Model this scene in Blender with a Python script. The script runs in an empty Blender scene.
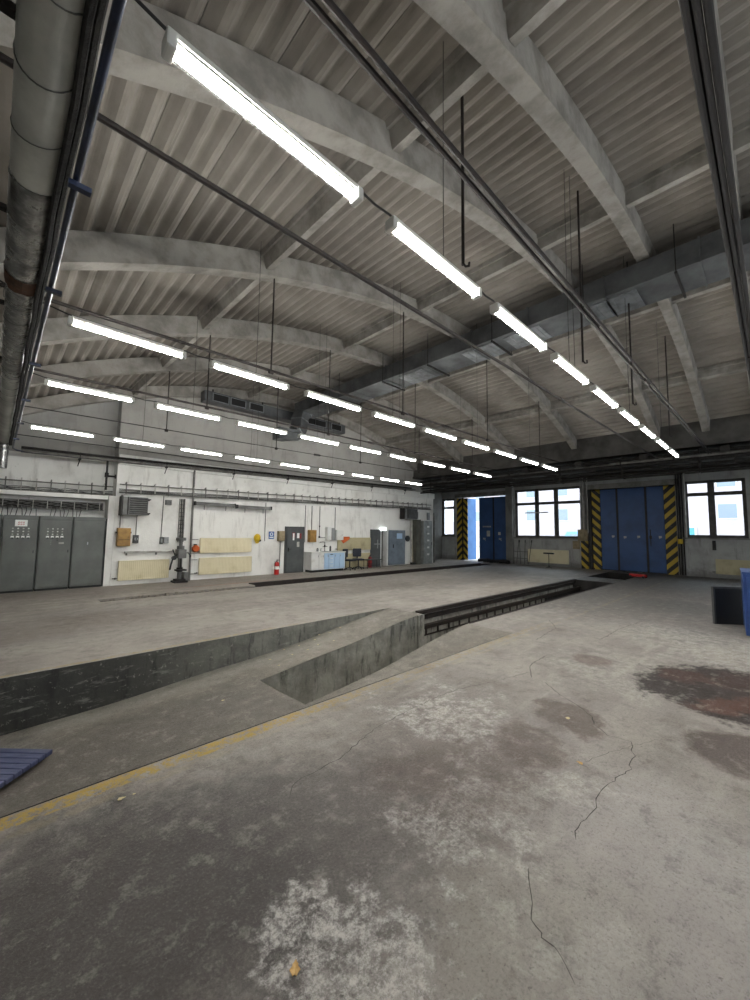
import bpy, bmesh, math, random
from mathutils import Vector, Matrix, Euler
random.seed(7)
S = bpy.context.scene
COL = S.collection
R = math.radians

# ------------------------------------------------------------------ camera
CAM_H = 1.8
F, CX, CY, YAW, PIT, ROL = 390.5, 375.0, 500.0, .7998, .0819, .0132
fw = Vector((math.cos(YAW)*math.cos(PIT), math.sin(YAW)*math.cos(PIT), math.sin(PIT)))
rt = fw.cross(Vector((0, 0, 1))).normalized()
up = rt.cross(fw)
rt, up = math.cos(ROL)*rt + math.sin(ROL)*up, -math.sin(ROL)*rt + math.cos(ROL)*up
ORG = Vector((0, 0, CAM_H))
cd = bpy.data.cameras.new('camera')
cam = bpy.data.objects.new('camera', cd)
COL.objects.link(cam)
cam.matrix_world = Matrix(((rt.x, up.x, -fw.x, 0), (rt.y, up.y, -fw.y, 0), (rt.z, up.z, -fw.z, CAM_H), (0, 0, 0, 1)))
cd.sensor_fit = 'VERTICAL'
cd.sensor_height = 36
cd.lens = F/1000*36
cd.clip_start = .02
cd.clip_end = 500
S.camera = cam

# ------------------------------------------------------------------ world, exposure
W = bpy.data.worlds.new('overcast_sky')
S.world = W
W.use_nodes = True
bg = W.node_tree.nodes['Background']
bg.inputs['Color'].default_value = (.80, .90, 1, 1)
bg.inputs['Strength'].default_value = 1.7
S.view_settings.view_transform = 'Standard'
S.view_settings.look = 'None'
S.view_settings.gamma = 1
S.view_settings.use_curve_mapping = False
S.view_settings.exposure = 1.45
TUBE_W = 33.0        # emission of every fluorescent tube

# ------------------------------------------------------------------ measuring helpers: a point of the photo on a known wall or floor
YG, XD = 14.75, 22.8      # gable wall, gate wall
XB = 17.6                 # line of the eave beam; a low aisle lies between it and the gates

def ray(px, py):
    return fw + (px-CX)/F*rt - (py-CY)/F*up

def hit(px, py, ax, v):
    d = ray(px, py)
    return ORG + d*((v-ORG[ax])/d[ax])

def rg(x0, y0, x1, y1, Y=None):         # rectangle on the gable wall -> X0, X1, Z0, Z1
    Y = YG if Y is None else Y
    ym, xm = (y0+y1)/2, (x0+x1)/2
    return hit(x0, ym, 1, Y).x, hit(x1, ym, 1, Y).x, hit(xm, y1, 1, Y).z, hit(xm, y0, 1, Y).z

def rd(x0, y0, x1, y1, X=None):         # rectangle on the gate wall -> Y left, Y right, Z0, Z1
    X = XD if X is None else X
    ym, xm = (y0+y1)/2, (x0+x1)/2
    return hit(x0, ym, 0, X).y, hit(x1, ym, 0, X).y, hit(xm, y1, 0, X).z, hit(xm, y0, 0, X).z

# ------------------------------------------------------------------ materials
def lin(h):
    c = [int(h[i:i+2], 16)/255 for i in (0, 2, 4)]
    return tuple(x/12.92 if x <= .04045 else ((x+.055)/1.055)**2.4 for x in c) + (1,)

class NT:
    def __init__(s, m):
        s.t = m.node_tree
        s.L = s.t.links
    def n(s, k, **kw):
        o = s.t.nodes.new(k)
        for a, b in kw.items():
            setattr(o, a, b)
        return o
    def set(s, i, v):
        if v is None:
            return
        if isinstance(v, bpy.types.NodeSocket):
            s.L.new(v, i)
        else:
            i.default_value = v
    def math(s, op, a, b=None, c=None, clamp=False):
        o = s.n('ShaderNodeMath', operation=op, use_clamp=clamp)
        s.set(o.inputs[0], a); s.set(o.inputs[1], b); s.set(o.inputs[2], c)
        return o.outputs[0]
    def noise(s, vec, scale, detail=4, rough=.55, dist=0):
        o = s.n('ShaderNodeTexNoise')
        s.set(o.inputs['Vector'], vec)
        o.inputs['Scale'].default_value = scale
        o.inputs['Detail'].default_value = detail
        o.inputs['Roughness'].default_value = rough
        o.inputs['Distortion'].default_value = dist
        return o.outputs['Fac']
    def ramp(s, v, a, b, x=0., y=1.):
        o = s.n('ShaderNodeMapRange', interpolation_type='SMOOTHSTEP')
        s.set(o.inputs['Value'], v)
        for i, q in zip(('From Min', 'From Max', 'To Min', 'To Max'), (a, b, x, y)):
            o.inputs[i].default_value = q
        return o.outputs['Result']
    def mix(s, f, a, b):
        o = s.n('ShaderNodeMix', data_type='RGBA')
        s.set(o.inputs[0], f); s.set(o.inputs[6], a); s.set(o.inputs[7], b)
        return o.outputs[2]
    def xyz(s, vec):
        o = s.n('ShaderNodeSeparateXYZ')
        s.L.new(vec, o.inputs[0])
        return o.outputs
    def mapv(s, vec, sc):
        o = s.n('ShaderNodeVectorMath', operation='MULTIPLY')
        s.L.new(vec, o.inputs[0])
        o.inputs[1].default_value = sc
        return o.outputs[0]

def new_mat(name):
    m = bpy.data.materials.new(name)
    m.use_nodes = True
    b = m.node_tree.nodes['Principled BSDF']
    t = NT(m)
    tc = t.n('ShaderNodeTexCoord')
    return m, b, t, tc.outputs['Object']

def bump(t, b, h, strength, dist=.01):
    o = t.n('ShaderNodeBump')
    o.inputs['Strength'].default_value = strength
    o.inputs['Distance'].default_value = dist
    t.L.new(h, o.inputs['Height'])
    t.L.new(o.outputs[0], b.inputs['Normal'])

def mat(name, col, rough=.6, metal=0, col2=None, scale=3, lo=.35, hi=.7, bmp=0, bscale=None, stretch=None):
    m, b, t, co = new_mat(name)
    c = lin(col)
    if stretch:
        co = t.mapv(co, stretch)
    if col2:
        nz = t.noise(co, scale, 6, .62)
        t.L.new(t.mix(t.ramp(nz, lo, hi), c, lin(col2)), b.inputs['Base Color'])
        t.L.new(t.math('MULTIPLY_ADD', nz, .25, rough-.12, True), b.inputs['Roughness'])
    else:
        b.inputs['Base Color'].default_value = c
        b.inputs['Roughness'].default_value = rough
    b.inputs['Metallic'].default_value = metal
    if bmp:
        bump(t, b, t.noise(co, bscale or scale*4, 6, .6), bmp)
    return m

def chevron(name, sgn, ya='b79b33', bl='17181a', period=.47):
    m, b, t, co = new_mat(name)
    x, y, z = t.xyz(co)[:3]
    v = t.math('MULTIPLY_ADD', x, sgn*1.0, z)
    fr = t.math('FRACT', t.math('DIVIDE', v, period))
    st = t.math('GREATER_THAN', fr, .5)
    nz = t.noise(co, 7, 6, .65)
    wear = t.ramp(nz, .56, .72)
    c = t.mix(st, lin(bl), lin(ya))
    t.L.new(t.mix(t.math('MULTIPLY', wear, .45), c, lin('6d6a60')), b.inputs['Base Color'])
    b.inputs['Roughness'].default_value = .55
    return m

M = {}
M['beam'] = mat('painted_concrete', '9a968f', .85, 0, '75716b', 2.6, .35, .7, .7, 14)
M['beam_dark'] = mat('dark_concrete', '55534f', .85, 0, '3a3835', 1.5, .3, .7, .4, 12)  # dark grey for the eave beam and the strip above the gates
M['steel_dark'] = mat('dark_steel', '161414', .6, .3, '221d1a', 6)
M['rust_rod'] = mat('rusty_rod', '14100f', .7, .2, '241a15', 9)
M['wire'] = mat('wire', '1c1b1b', .7)
M['galv'] = mat('galvanised_duct', '6b6e70', .5, .55, '4b4c4d', 1.3, .3, .7)
M['galv_light'] = mat('galvanised_panel', '8f9396', .45, .55, '6e7173', 3)
M['blue_pipe'] = mat('blue_pipe_paint', '27314a', .35, .2, '181c28', 4)
M['lag'] = mat('pipe_lagging_sheet', 'c9c9c2', .45, 0, 'a2a39d', 1.6, .3, .7, .5, 6)
M['foil'] = mat('crumpled_foil', 'b4b3af', .28, .65, '6a6968', 6, .35, .65, 1.0, 14)
M['tape'] = mat('tape', '5b5c59', .5)
M['grime_pipe'] = mat('grimy_pipe', '1b1918', .85, 0, '33302d', 12, .4, .7, 1., 30)
M['white_plastic'] = mat('white_plastic', 'd8d8d2', .4)
M['cab'] = mat('grey_green_enamel', '646661', .42, .1, '50524d', 1.6, .3, .75)
M['cab_dark'] = mat('dark_gap', '1d1f1f', .7)
M['black'] = mat('black_plastic', '121212', .5)
M['white'] = mat('white_paint', 'd9d9d5', .6, 0, 'b9b6ae', 3, .5, .8)
M['sign_white'] = mat('sign_white', 'f0f0ec', .5)
M['red'] = mat('red_paint', 'b3201c', .4)
M['red_dark'] = mat('dull_red', '7d2226', .55)
M['rad'] = mat('cream_enamel', 'd9cfae', .45, 0, 'c4b88f', 2.5, .45, .8, .15, 20)
M['rad_dirty'] = mat('cream_dirty', 'b5ab88', .5, 0, '8e8468', 2.0, .45, .8)
M['ochre'] = mat('ochre_box', 'a17c3c', .5, 0, '84622c', 5)
M['boxbrown'] = mat('beige_brown_box', '998a6c', .55, 0, '7c6d52', 5)
M['grey_box'] = mat('grey_box', '8b8d8c', .5)
M['grey_dark'] = mat('dark_grey_paint', '4a4b4a', .5, .1, '393a39', 3)
M['heater'] = mat('heater_grey', '6f6f6d', .5, .3, '5a5957', 4)
M['pipe_grey'] = mat('grey_pipe', '777672', .55, .3, '56534f', 4)
M['pipe_white'] = mat('white_pipe', 'bdbbb4', .5, 0, '96938b', 4)
M['blue_gate'] = mat('blue_gate_paint', '31507f', .4, .1, '28416a', 1.2, .35, .75, .15, 2)
M['blue_daylit'] = mat('daylit_blue_gate_paint', '3f78b4', .45, 0, '356aa5', 2)  # the gate blue again, with outside daylight painted in
M['blue_steel'] = mat('blue_box_paint', '34508a', .4, .1, '263c69', 2.5, .35, .75)
M['blue_board'] = mat('blue_boards', '3f4668', .5, .1, '595e7c', 3, .35, .7, .4, 9, (1, 6, 1))
M['chev_up'] = chevron('hazard_stripe_rising', -1)
M['chev_dn'] = chevron('hazard_stripe_falling', 1)
M['frame'] = mat('dark_window_frame', '3c3a37', .6, 0, '55514b', 5)
M['frame_white'] = mat('white_casing', '8e8c86', .7, 0, '6a675f', 3)
M['pale_blue'] = mat('pale_blue_front', 'a9c4dd', .4)
M['stain_steel'] = mat('sink_steel', 'a8aaab', .3, .8)
M['door_grey'] = mat('grey_door_paint', '4f5252', .45, 0, '414444', 3)
M['door_blue_grey'] = mat('blue_grey_door', '707a84', .45, 0, '5d6670', 3)
M['orange'] = mat('orange_cloth', 'bf5a25', .8)
M['helmet'] = mat('yellow_plastic', 'cfae20', .4)
M['sign_blue'] = mat('sign_blue', '24528f', .4)
M['navy'] = mat('navy_upholstery', '1d222e', .7)
M['leaf'] = mat('dry_leaf', 'd3ad70', .7, 0, 'b98f52', 40)
M['leaf_pale'] = mat('pale_leaf', 'd5c79a', .7)
M['brick'] = None
M['rail'] = mat('pit_rail_steel', '241f1c', .6, .4, '3a302a', 8)
M['locker'] = mat('pale_grey_locker', '8d908e', .5, .1, '737674', 3)
M['olive'] = mat('grey_olive_column', '55554b', .7, 0, '45453c', 3)

def emis(name, col, st):
    m, b, t, co = new_mat(name)
    b.inputs['Base Color'].default_value = (1, 1, 1, 1)
    b.inputs['Emission Color'].default_value = col
    b.inputs['Emission Strength'].default_value = st
    return m
M['tube'] = emis('lit_fluorescent_tube', (1, .985, .95, 1), TUBE_W)

def glass_mat():
    m, b, t, co = new_mat('window_glass')
    out = m.node_tree.nodes['Material Output']
    tr = t.n('ShaderNodeBsdfTransparent')
    tr.inputs[0].default_value = (.93, .95, .95, 1)
    gl = t.n('ShaderNodeBsdfGlossy')
    gl.inputs['Roughness'].default_value = .05
    lw = t.n('ShaderNodeLayerWeight')
    lw.inputs[0].default_value = .25
    mx = t.n('ShaderNodeMixShader')
    t.L.new(t.math('MULTIPLY', lw.outputs['Fresnel'], .6), mx.inputs[0])
    t.L.new(tr.outputs[0], mx.inputs[1])
    t.L.new(gl.outputs[0], mx.inputs[2])
    t.L.new(mx.outputs[0], out.inputs[0])
    return m
M['glass'] = glass_mat()

def clear_mat():
    m, b, t, co = new_mat('clear_lamp_cover')
    out = m.node_tree.nodes['Material Output']
    tr = t.n('ShaderNodeBsdfTransparent')
    tr.inputs[0].default_value = (.93, .94, .94, 1)
    mx = t.n('ShaderNodeMixShader')
    mx.inputs[0].default_value = .035
    b.inputs['Base Color'].default_value = (.85, .86, .86, 1)
    b.inputs['Roughness'].default_value = .4
    t.L.new(tr.outputs[0], mx.inputs[1])
    t.L.new(b.outputs[0], mx.inputs[2])
    t.L.new(mx.outputs[0], out.inputs[0])
    return m
M['clear'] = clear_mat()

# roof sheet: dirty light grey, a little browner by patches
def roof_mat():
    m, b, t, co = new_mat('roof_sheet')
    n1 = t.noise(co, .7, 5, .6)
    n2 = t.noise(t.mapv(co, (5, .5, 5)), 2.0, 5, .6)
    c = t.mix(t.ramp(n1, .35, .7), lin('958f87'), lin('7d7770'))
    c = t.mix(t.math('MULTIPLY', t.ramp(n2, .55, .75), .45), c, lin('5f5a53'))
    t.L.new(c, b.inputs['Base Color'])
    b.inputs['Roughness'].default_value = .9
    bump(t, b, t.noise(co, 25, 4), .25)
    return m
M['roof'] = roof_mat()

def plaster(name, base, dirt, damp, zdirt=.9, lo=.45):
    m, b, t, co = new_mat(name)
    x, y, z = t.xyz(co)[:3]
    n1 = t.noise(co, 1.1, 7, .62)
    n2 = t.noise(t.mapv(co, (3, 3, .45)), 1.6, 6, .65)
    n3 = t.noise(co, 7, 6, .7)
    c = t.mix(t.ramp(n1, lo, .75), lin(base), lin(dirt))
    c = t.mix(t.math('MULTIPLY', t.ramp(n2, .54, .74), .5), c, lin(damp))
    low = t.ramp(t.math('MULTIPLY_ADD', n3, .9, z), zdirt+.1, zdirt-.25)   # scuffs and splashes along the foot of the wall
    c = t.mix(t.math('MULTIPLY', low, .55), c, lin(damp))
    c = t.mix(t.math('MULTIPLY', t.ramp(n3, .62, .72), .5), c, lin(damp))
    t.L.new(c, b.inputs['Base Color'])
    b.inputs['Roughness'].default_value = .85
    bump(t, b, t.math('ADD', n3, t.noise(co, 30, 4)), .35)
    return m
M['wall_gable'] = plaster('whitewashed_gable_plaster', 'e4e3de', 'cbc9c3', '9b978f', .35)
M['wall_gate'] = plaster('grimy_gate_wall_plaster', 'a9a9a6', '8a8986', '55534f', .8, .4)
M['wall_dark'] = plaster('grey_wall_plaster', '7b7a76', '605f5b', '45433f', .8)
M['wall_pale'] = plaster('grey_upper_plaster', 'a3a19c', '918f8a', '76746f', -9)
M['pitwall'] = None

def pit_mat(name='old_pit_concrete', soot=True, a='807f76', b2='5c5b55'):
    m, b, t, co = new_mat(name)
    n1 = t.noise(co, 1.6, 8, .7)
    n2 = t.noise(t.mapv(co, (2.2, 2.2, .5)), 2.5, 6, .7)
    n3 = t.noise(co, 14, 5, .7)
    c = t.mix(t.ramp(n1, .35, .62), lin(a), lin(b2))
    c = t.mix(t.math('MULTIPLY', t.ramp(n2, .5, .66), .75), c, lin('2c2b29'))
    x, y, z = t.xyz(co)[:3]
    # tyre soot rubbed on the wall at the shallow-sunk end, fading out along the wall
    so = t.ramp(t.math('MULTIPLY_ADD', n1, 2.2, x), 4.6, 2.2)
    if soot:
        c = t.mix(t.math('MULTIPLY', so, .8), c, lin('282826'))
    n4 = t.noise(t.mapv(co, (.7, 1, 3.5)), 3.2, 8, .75)
    c = t.mix(t.math('MULTIPLY', t.ramp(n4, .54, .66), .6), c, lin('8d8c84'))
    c = t.mix(t.math('MULTIPLY', t.ramp(n3, .60, .70), .5), c, lin('a9a79c'))
    t.L.new(c, b.inputs['Base Color'])
    b.inputs['Roughness'].default_value = .85
    bump(t, b, t.math('ADD', n1, n3), .6, .02)
    return m
M['pitwall'] = pit_mat()
M['pitwall2'] = pit_mat('pale_pit_concrete', False, 'a5a298', '7d7b73')

# the concrete floor, with stains, worn patches, some painted shade and old yellow line paint
def floor_mat(name, blobs, lines=True, base='9d968e', base2='87807a', pale='b9b4ab', tint=None):
    m, b, t, co = new_mat(name)
    x, y, z = t.xyz(co)[:3]
    nL = t.noise(co, .55, 6, .6)
    nM = t.noise(co, 2.1, 8, .68)
    nF = t.noise(co, 16, 6, .7)
    nS = t.noise(t.mapv(co, (.35, 2.2, 1)), 1.7, 6, .65)
    c = t.mix(t.ramp(nL, .35, .65), lin(base), lin(base2))
    c = t.mix(t.math('MULTIPLY', t.ramp(nM, .50, .68), .35), c, lin('5f5a55'))
    c = t.mix(t.math('MULTIPLY', t.ramp(nS, .52, .70), .40), c, lin(pale))
    c = t.mix(t.math('MULTIPLY', t.ramp(nF, .58, .74), .30), c, lin('4e4a46'))
    c = t.mix(t.math('MULTIPLY', t.ramp(nF, .42, .28), .28), c, lin(pale))
    rough = t.math('MULTIPLY_ADD', nM, .35, .45, True)
    flake = t.math('MULTIPLY', t.ramp(t.noise(co, 7.5, 10, .82), .42, .56), t.ramp(t.noise(co, 28, 8, .8), .40, .56, .25, 1))
    nH = t.noise(co, 4.6, 9, .72)
    for (bx, by, ra, rb, ang, colr, amt, soft, ns) in blobs:
        ca, sa = math.cos(R(ang)), math.sin(R(ang))
        dx = t.math('SUBTRACT', x, bx)
        dy = t.math('SUBTRACT', y, by)
        u = t.math('DIVIDE', t.math('ADD', t.math('MULTIPLY', dx, ca), t.math('MULTIPLY', dy, sa)), ra)
        v = t.math('DIVIDE', t.math('SUBTRACT', t.math('MULTIPLY', dy, ca), t.math('MULTIPLY', dx, sa)), rb)
        r2 = t.math('SQRT', t.math('ADD', t.math('MULTIPLY', u, u), t.math('MULTIPLY', v, v)))
        dd = t.math('MULTIPLY_ADD', t.math('SUBTRACT', nM, .5), ns*1.3, r2)
        dd = t.math('MULTIPLY_ADD', t.math('SUBTRACT', nH, .5), ns*.9, dd)
        k = t.math('MULTIPLY', t.ramp(dd, 1+soft, 1-soft), amt)
        if ns >= 2.6:
            k = t.math('MULTIPLY', k, flake)
        c = t.mix(k, c, lin(colr))
    grain = t.noise(co, 55, 8, .8)
    c = t.mix(t.math('MULTIPLY', t.ramp(grain, .5, .66), .20), c, lin('b4b0a6'))
    c = t.mix(t.math('MULTIPLY', t.ramp(grain, .5, .34), .42), c, lin('38332f'))
    mott = t.noise(co, 5.5, 9, .78)
    c = t.mix(t.math('MULTIPLY', t.ramp(mott, .52, .64), .26), c, lin('bab5ab'))
    c = t.mix(t.math('MULTIPLY', t.ramp(mott, .48, .36), .36), c, lin('4b4642'))
    fleck = t.noise(co, 38, 3, .6)
    c = t.mix(t.math('MULTIPLY', t.ramp(fleck, .71, .76), .22), c, lin('c9c6bd'))
    c = t.mix(t.math('MULTIPLY', t.ramp(fleck, .37, .30), .45), c, lin('3a3633'))
    # hairline cracks
    vo = t.n('ShaderNodeTexVoronoi', feature='DISTANCE_TO_EDGE')
    vv = t.n('ShaderNodeVectorMath', operation='ADD')
    nc = t.n('ShaderNodeTexNoise')
    nc.inputs['Scale'].default_value = 2.6
    nc.inputs['Detail'].default_value = 5
    t.L.new(co, nc.inputs['Vector'])
    sc = t.n('ShaderNodeVectorMath', operation='SCALE')
    sc.inputs['Scale'].default_value = .9
    t.L.new(nc.outputs['Color'], sc.inputs[0])
    t.L.new(co, vv.inputs[0]); t.L.new(sc.outputs[0], vv.inputs[1])
    t.L.new(vv.outputs[0], vo.inputs['Vector'])
    vo.inputs['Scale'].default_value = .42
    crack = t.math('MULTIPLY', t.ramp(vo.outputs['Distance'], .004, .001), .0)
    c = t.mix(t.math('MULTIPLY', crack, .6), c, lin('2e2b29'))
    if lines:
        wob = t.math('MULTIPLY_ADD', t.math('SUBTRACT', nM, .5), .10, y)
        ln = t.math('SUBTRACT', 1.0, t.ramp(t.math('ABSOLUTE', t.math('SUBTRACT', wob, 3.37)), .055, .088))
        worn = t.ramp(t.noise(co, 11, 10, .82), .56, .45)
        fade = t.math('MULTIPLY', t.ramp(x, 3.6, 1.4, .30, 1), t.ramp(x, 9, 6.5))
        ln = t.math('MULTIPLY', t.math('MULTIPLY', ln, worn), fade)
        c = t.mix(t.math('MULTIPLY', ln, .95), c, lin('b3953f'))
        l2 = t.math('SUBTRACT', 1.0, t.ramp(t.math('ABSOLUTE', t.math('SUBTRACT', wob, 3.22)), .02, .06))
        l2 = t.math('MULTIPLY', l2, t.ramp(t.noise(co, 4, 6, .7), .56, .46))
        c = t.mix(t.math('MULTIPLY', l2, .16), c, lin('b0a070'))
        l3 = t.math('SUBTRACT', 1.0, t.ramp(t.math('ABSOLUTE', t.math('SUBTRACT', wob, 6.62)), .02, .05))
        l3 = t.math('MULTIPLY', t.math('MULTIPLY', l3, worn), t.ramp(x, 5.5, 3))
        c = t.mix(t.math('MULTIPLY', l3, .6), c, lin('a8925a'))
    t.L.new(c, b.inputs['Base Color'])
    t.L.new(rough, b.inputs['Roughness'])
    b.inputs['Specular IOR Level'].default_value = .35
    h = t.math('ADD', t.math('MULTIPLY', nF, .6), nM)
    h = t.math('SUBTRACT', h, t.math('MULTIPLY', crack, .8))
    h = t.math('MULTIPLY_ADD', grain, .5, h)
    bump(t, b, h, .8, .022)
    return m

def PB(x0, y0, x1, y1, col, amt, soft=.3, ns=1.5, zz=0):
    """a stain on the photo, as an ellipse on the floor in metres"""
    cx, cy = (x0+x1)/2, (y0+y1)/2
    c = hit(cx, cy, 2, zz); l = hit(x0, cy, 2, zz); r = hit(x1, cy, 2, zz); t = hit(cx, y0, 2, zz); b = hit(cx, y1, 2, zz)
    d = r-l
    return (c.x, c.y, d.length/2, (t-b).length/2, math.degrees(math.atan2(d.y, d.x)), col, amt, soft, ns)
BL = [
    PB(-160, 790, 330, 1080, '3b3533', .84, .55, 1.5),  # soiled floor, with the near-left shade put into the same dark blob
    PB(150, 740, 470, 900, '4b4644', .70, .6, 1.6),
    PB(330, 690, 560, 830, '6b625d', .55, .5, 1.6),
    PB(540, 760, 860, 1060, 'b2aca7', .65, .5, 1.4),  # broad paler area of the near right floor
    PB(440, 840, 640, 980, '9b958c', .5, .5, 1.6),
    PB(270, 890, 440, 1040, 'd0cbc5', .90, .35, 4.2),
    PB(400, 690, 500, 740, 'd2cdc6', .75, .4, 4.0),
    PB(490, 765, 600, 800, 'cfccc3', .70, .35, 3.4),
    PB(400, 790, 540, 850, 'cbc6bf', .70, .4, 4.2),
    PB(500, 905, 620, 990, 'bdbab1', .55, .4, 3.8),
    PB(650, 620, 760, 665, 'c2bfb5', .75, .4, 3.0),
    PB(560, 655, 700, 690, 'b9b6ac', .60, .4, 2.6),
    PB(660, 800, 760, 930, 'b9b7b0', .40, .5, 2.6),
    PB(385, 738, 545, 808, '584840', .52, .4, 1.9),
    PB(500, 722, 562, 768, '54423a', .62, .30, 1.8),
    PB(540, 700, 594, 732, '503e36', .66, .16, 1.3),
    PB(345, 650, 400, 665, '8a8580', .4, .4, 2.0),
    PB(575, 655, 610, 665, '5a453e', .6, .25, 1.2),
    PB(662, 670, 830, 722, '22140f', .97, .10, .9),
    PB(664, 670, 712, 682, '5c3526', .40, .3, 2.3),
    PB(690, 700, 790, 712, '6b3f2c', .50, .3, 2.3),
    PB(700, 676, 800, 688, '4f2f22', .35, .3, 2.3),
    PB(695, 735, 800, 775, '4a3a34', .80, .18, .9),
    PB(640, 600, 716, 612, '4a4643', .55, .3, 1.0),
    PB(420, 630, 520, 650, '9a948a', .5, .4, 2.2),
    PB(560, 590, 700, 620, '6a6764', .5, .4, 1.8),
    PB(470, 572, 900, 606, '4f4d4b', .62, .5, 1.2),  # weaker light before the gates, put into the floor colour
    PB(330, 566, 800, 584, '4a4846', .55, .5, 1.2),  # same painted dimness, along the foot of the gate wall
]
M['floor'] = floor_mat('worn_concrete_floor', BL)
BL2 = [(12, 10.5, 6, 1.6, 0, '5e5955', .45, .5, 1.8), (19, 9, 3, 3, 0, '57534f', .5, .5, 1.8), (3, 8.0, 4, .5, 2, 'a9a49c', .4, .5, 2.0), (9, 9.0, 2.2, .5, 0, '5a544f', .5, .5, 2.0), (1, 9.4, 1.6, 1.2, 0, '6b625c', .45, .5, 1.4),
       (5, 13.7, 6, .9, 0, '7b706a', .4, .4, 1.2), (6.3, 12.95, 2.2, .10, 0, '8c4f46', .5, .4, 1.6), (14, 8.5, 3.5, .8, 0, '5d5955', .45, .5, 2.2),
       (4, 10.6, 4, .3, 0, '9f9a92', .4, .5, 2.4)]
M['floor2'] = floor_mat('worn_concrete_platform', BL2, True, '9c958d', '857e77')
BL3 = [(.9, 5.1, 2.0, .8, 5, '5a544d', .7, .5, 1.6), (2.8, 6.3, 3, .28, 0, '8f8c82', .6, .5, 1.4), (3.5, 4.6, 1.6, .5, 0, '6a645d', .5, .5, 1.6)]
M['ramp'] = floor_mat('sunken_slope_concrete', BL3, False, '8d867c', '756f66', 'a39e93')
M['ground_out'] = mat('yard_paving', 'b7b4ae', .9, 0, '9d9a94', 1)
M['facade'] = None

# ------------------------------------------------------------------ mesh builder
class MB:
    def __init__(s):
        s.v, s.f, s.mi = [], [], []
        s.k = 0
    def add(s, vs, fs):
        o = len(s.v)
        s.v += [tuple(p) for p in vs]
        s.f += [tuple(o+i for i in f) for f in fs]
        s.mi += [s.k]*len(fs)
        return s
    def box(s, x0, x1, y0, y1, z0, z1, m=None):
        x0, x1 = min(x0, x1), max(x0, x1); y0, y1 = min(y0, y1), max(y0, y1); z0, z1 = min(z0, z1), max(z0, z1)
        vs = [Vector(p) for p in ((x0, y0, z0), (x1, y0, z0), (x1, y1, z0), (x0, y1, z0), (x0, y0, z1), (x1, y0, z1), (x1, y1, z1), (x0, y1, z1))]
        if m is not None:
            vs = [m @ p for p in vs]
        return s.add(vs, [(0, 3, 2, 1), (4, 5, 6, 7), (0, 1, 5, 4), (1, 2, 6, 5), (2, 3, 7, 6), (3, 0, 4, 7)])
    def tube(s, pts, r, n=8, caps=True, r1=None):
        pts = [Vector(p) for p in pts]
        rings = []
        prev = None
        for i, p in enumerate(pts):
            a = pts[max(i-1, 0)]; b = pts[min(i+1, len(pts)-1)]
            d = (b-a).normalized()
            if prev is None:
                h = Vector((0, 0, 1)) if abs(d.z) < .9 else Vector((1, 0, 0))
                u = d.cross(h).normalized()
            else:
                u = (prev - d*prev.dot(d)).normalized()
            prev = u
            w = d.cross(u)
            rr = r if r1 is None else r+(r1-r)*i/(len(pts)-1)
            rings.append([p+(u*math.cos(2*math.pi*j/n)+w*math.sin(2*math.pi*j/n))*rr for j in range(n)])
        vs = [q for g in rings for q in g]
        fs = []
        for i in range(len(rings)-1):
            for j in range(n):
                a, b = i*n+j, i*n+(j+1) % n
                fs.append((a, b, b+n, a+n))
        if caps:
            fs.append(tuple(range(n))[::-1])
            fs.append(tuple(range(len(vs)-n, len(vs))))
        return s.add(vs, fs)
    def cyl(s, c, r, h, n=16, ax='z', r1=None):
        a = Vector(c)
        d = {'x': Vector((h, 0, 0)), 'y': Vector((0, h, 0)), 'z': Vector((0, 0, h))}[ax]
        return s.tube([a, a+d], r, n, True, r1)
    def prism(s, poly, z0, z1, axis='z'):
        def P(u, v, w):
            return {'z': (u, v, w), 'y': (u, w, v), 'x': (w, u, v)}[axis]
        n = len(poly)
        vs = [P(u, v, z0) for u, v in poly]+[P(u, v, z1) for u, v in poly]
        fs = [tuple(range(n)), tuple(range(2*n-1, n-1, -1))]+[(i, i+n, (i+1) % n+n, (i+1) % n) for i in range(n)]
        return s.add(vs, fs)
    def sweep(s, path, w, h):       # rectangular section carried along a path in a plane y = const
        return s
    def build(s, name, m, parent=None, loc=None, rz=0, smooth=False, bevel=0, **props):
        me = bpy.data.meshes.new(name)
        me.from_pydata(s.v, [], s.f)
        ms = m if isinstance(m, (list, tuple)) else [m]
        for q in ms:
            me.materials.append(q)
        if len(ms) > 1:
            me.polygons.foreach_set('material_index', s.mi)
        bm = bmesh.new(); bm.from_mesh(me)
        bmesh.ops.recalc_face_normals(bm, faces=bm.faces)
        if bevel:
            bmesh.ops.bevel(bm, geom=[e for e in bm.edges if len(e.link_faces) == 2 and e.calc_face_angle(0) > .9], offset=bevel, segments=2, affect='EDGES', profile=.6)
        bm.to_mesh(me); bm.free()
        if smooth:
            me.polygons.foreach_set('use_smooth', [True]*len(me.polygons))
            try:
                me.set_sharp_from_angle(angle=R(40))
            except Exception:
                pass
        o = bpy.data.objects.new(name, me)
        COL.objects.link(o)
        if parent:
            o.parent = parent
        if loc is not None:
            o.location = loc
        o.rotation_euler = (0, 0, rz)
        for k, v in props.items():
            o[k] = v
        return o

def struct(mb, name, m, **kw):
    return mb.build(name, m, kind='structure', **kw)

def thing(name, label, cat, loc=(0, 0, 0), rz=0, group=None):
    o = bpy.data.objects.new(name, None)
    COL.objects.link(o)
    o.empty_display_size = .1
    o.location = loc
    o.rotation_euler = (0, 0, rz)
    o['label'] = label
    o['category'] = cat
    if group:
        o['group'] = group
    return o

def copy_tree(o, parent=None, skip=()):
    c = o.copy()
    COL.objects.link(c)
    c.parent = parent
    for ch in list(o.children):
        if ch.name.split('.')[0] not in skip:
            copy_tree(ch, c)
    return c

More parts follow.
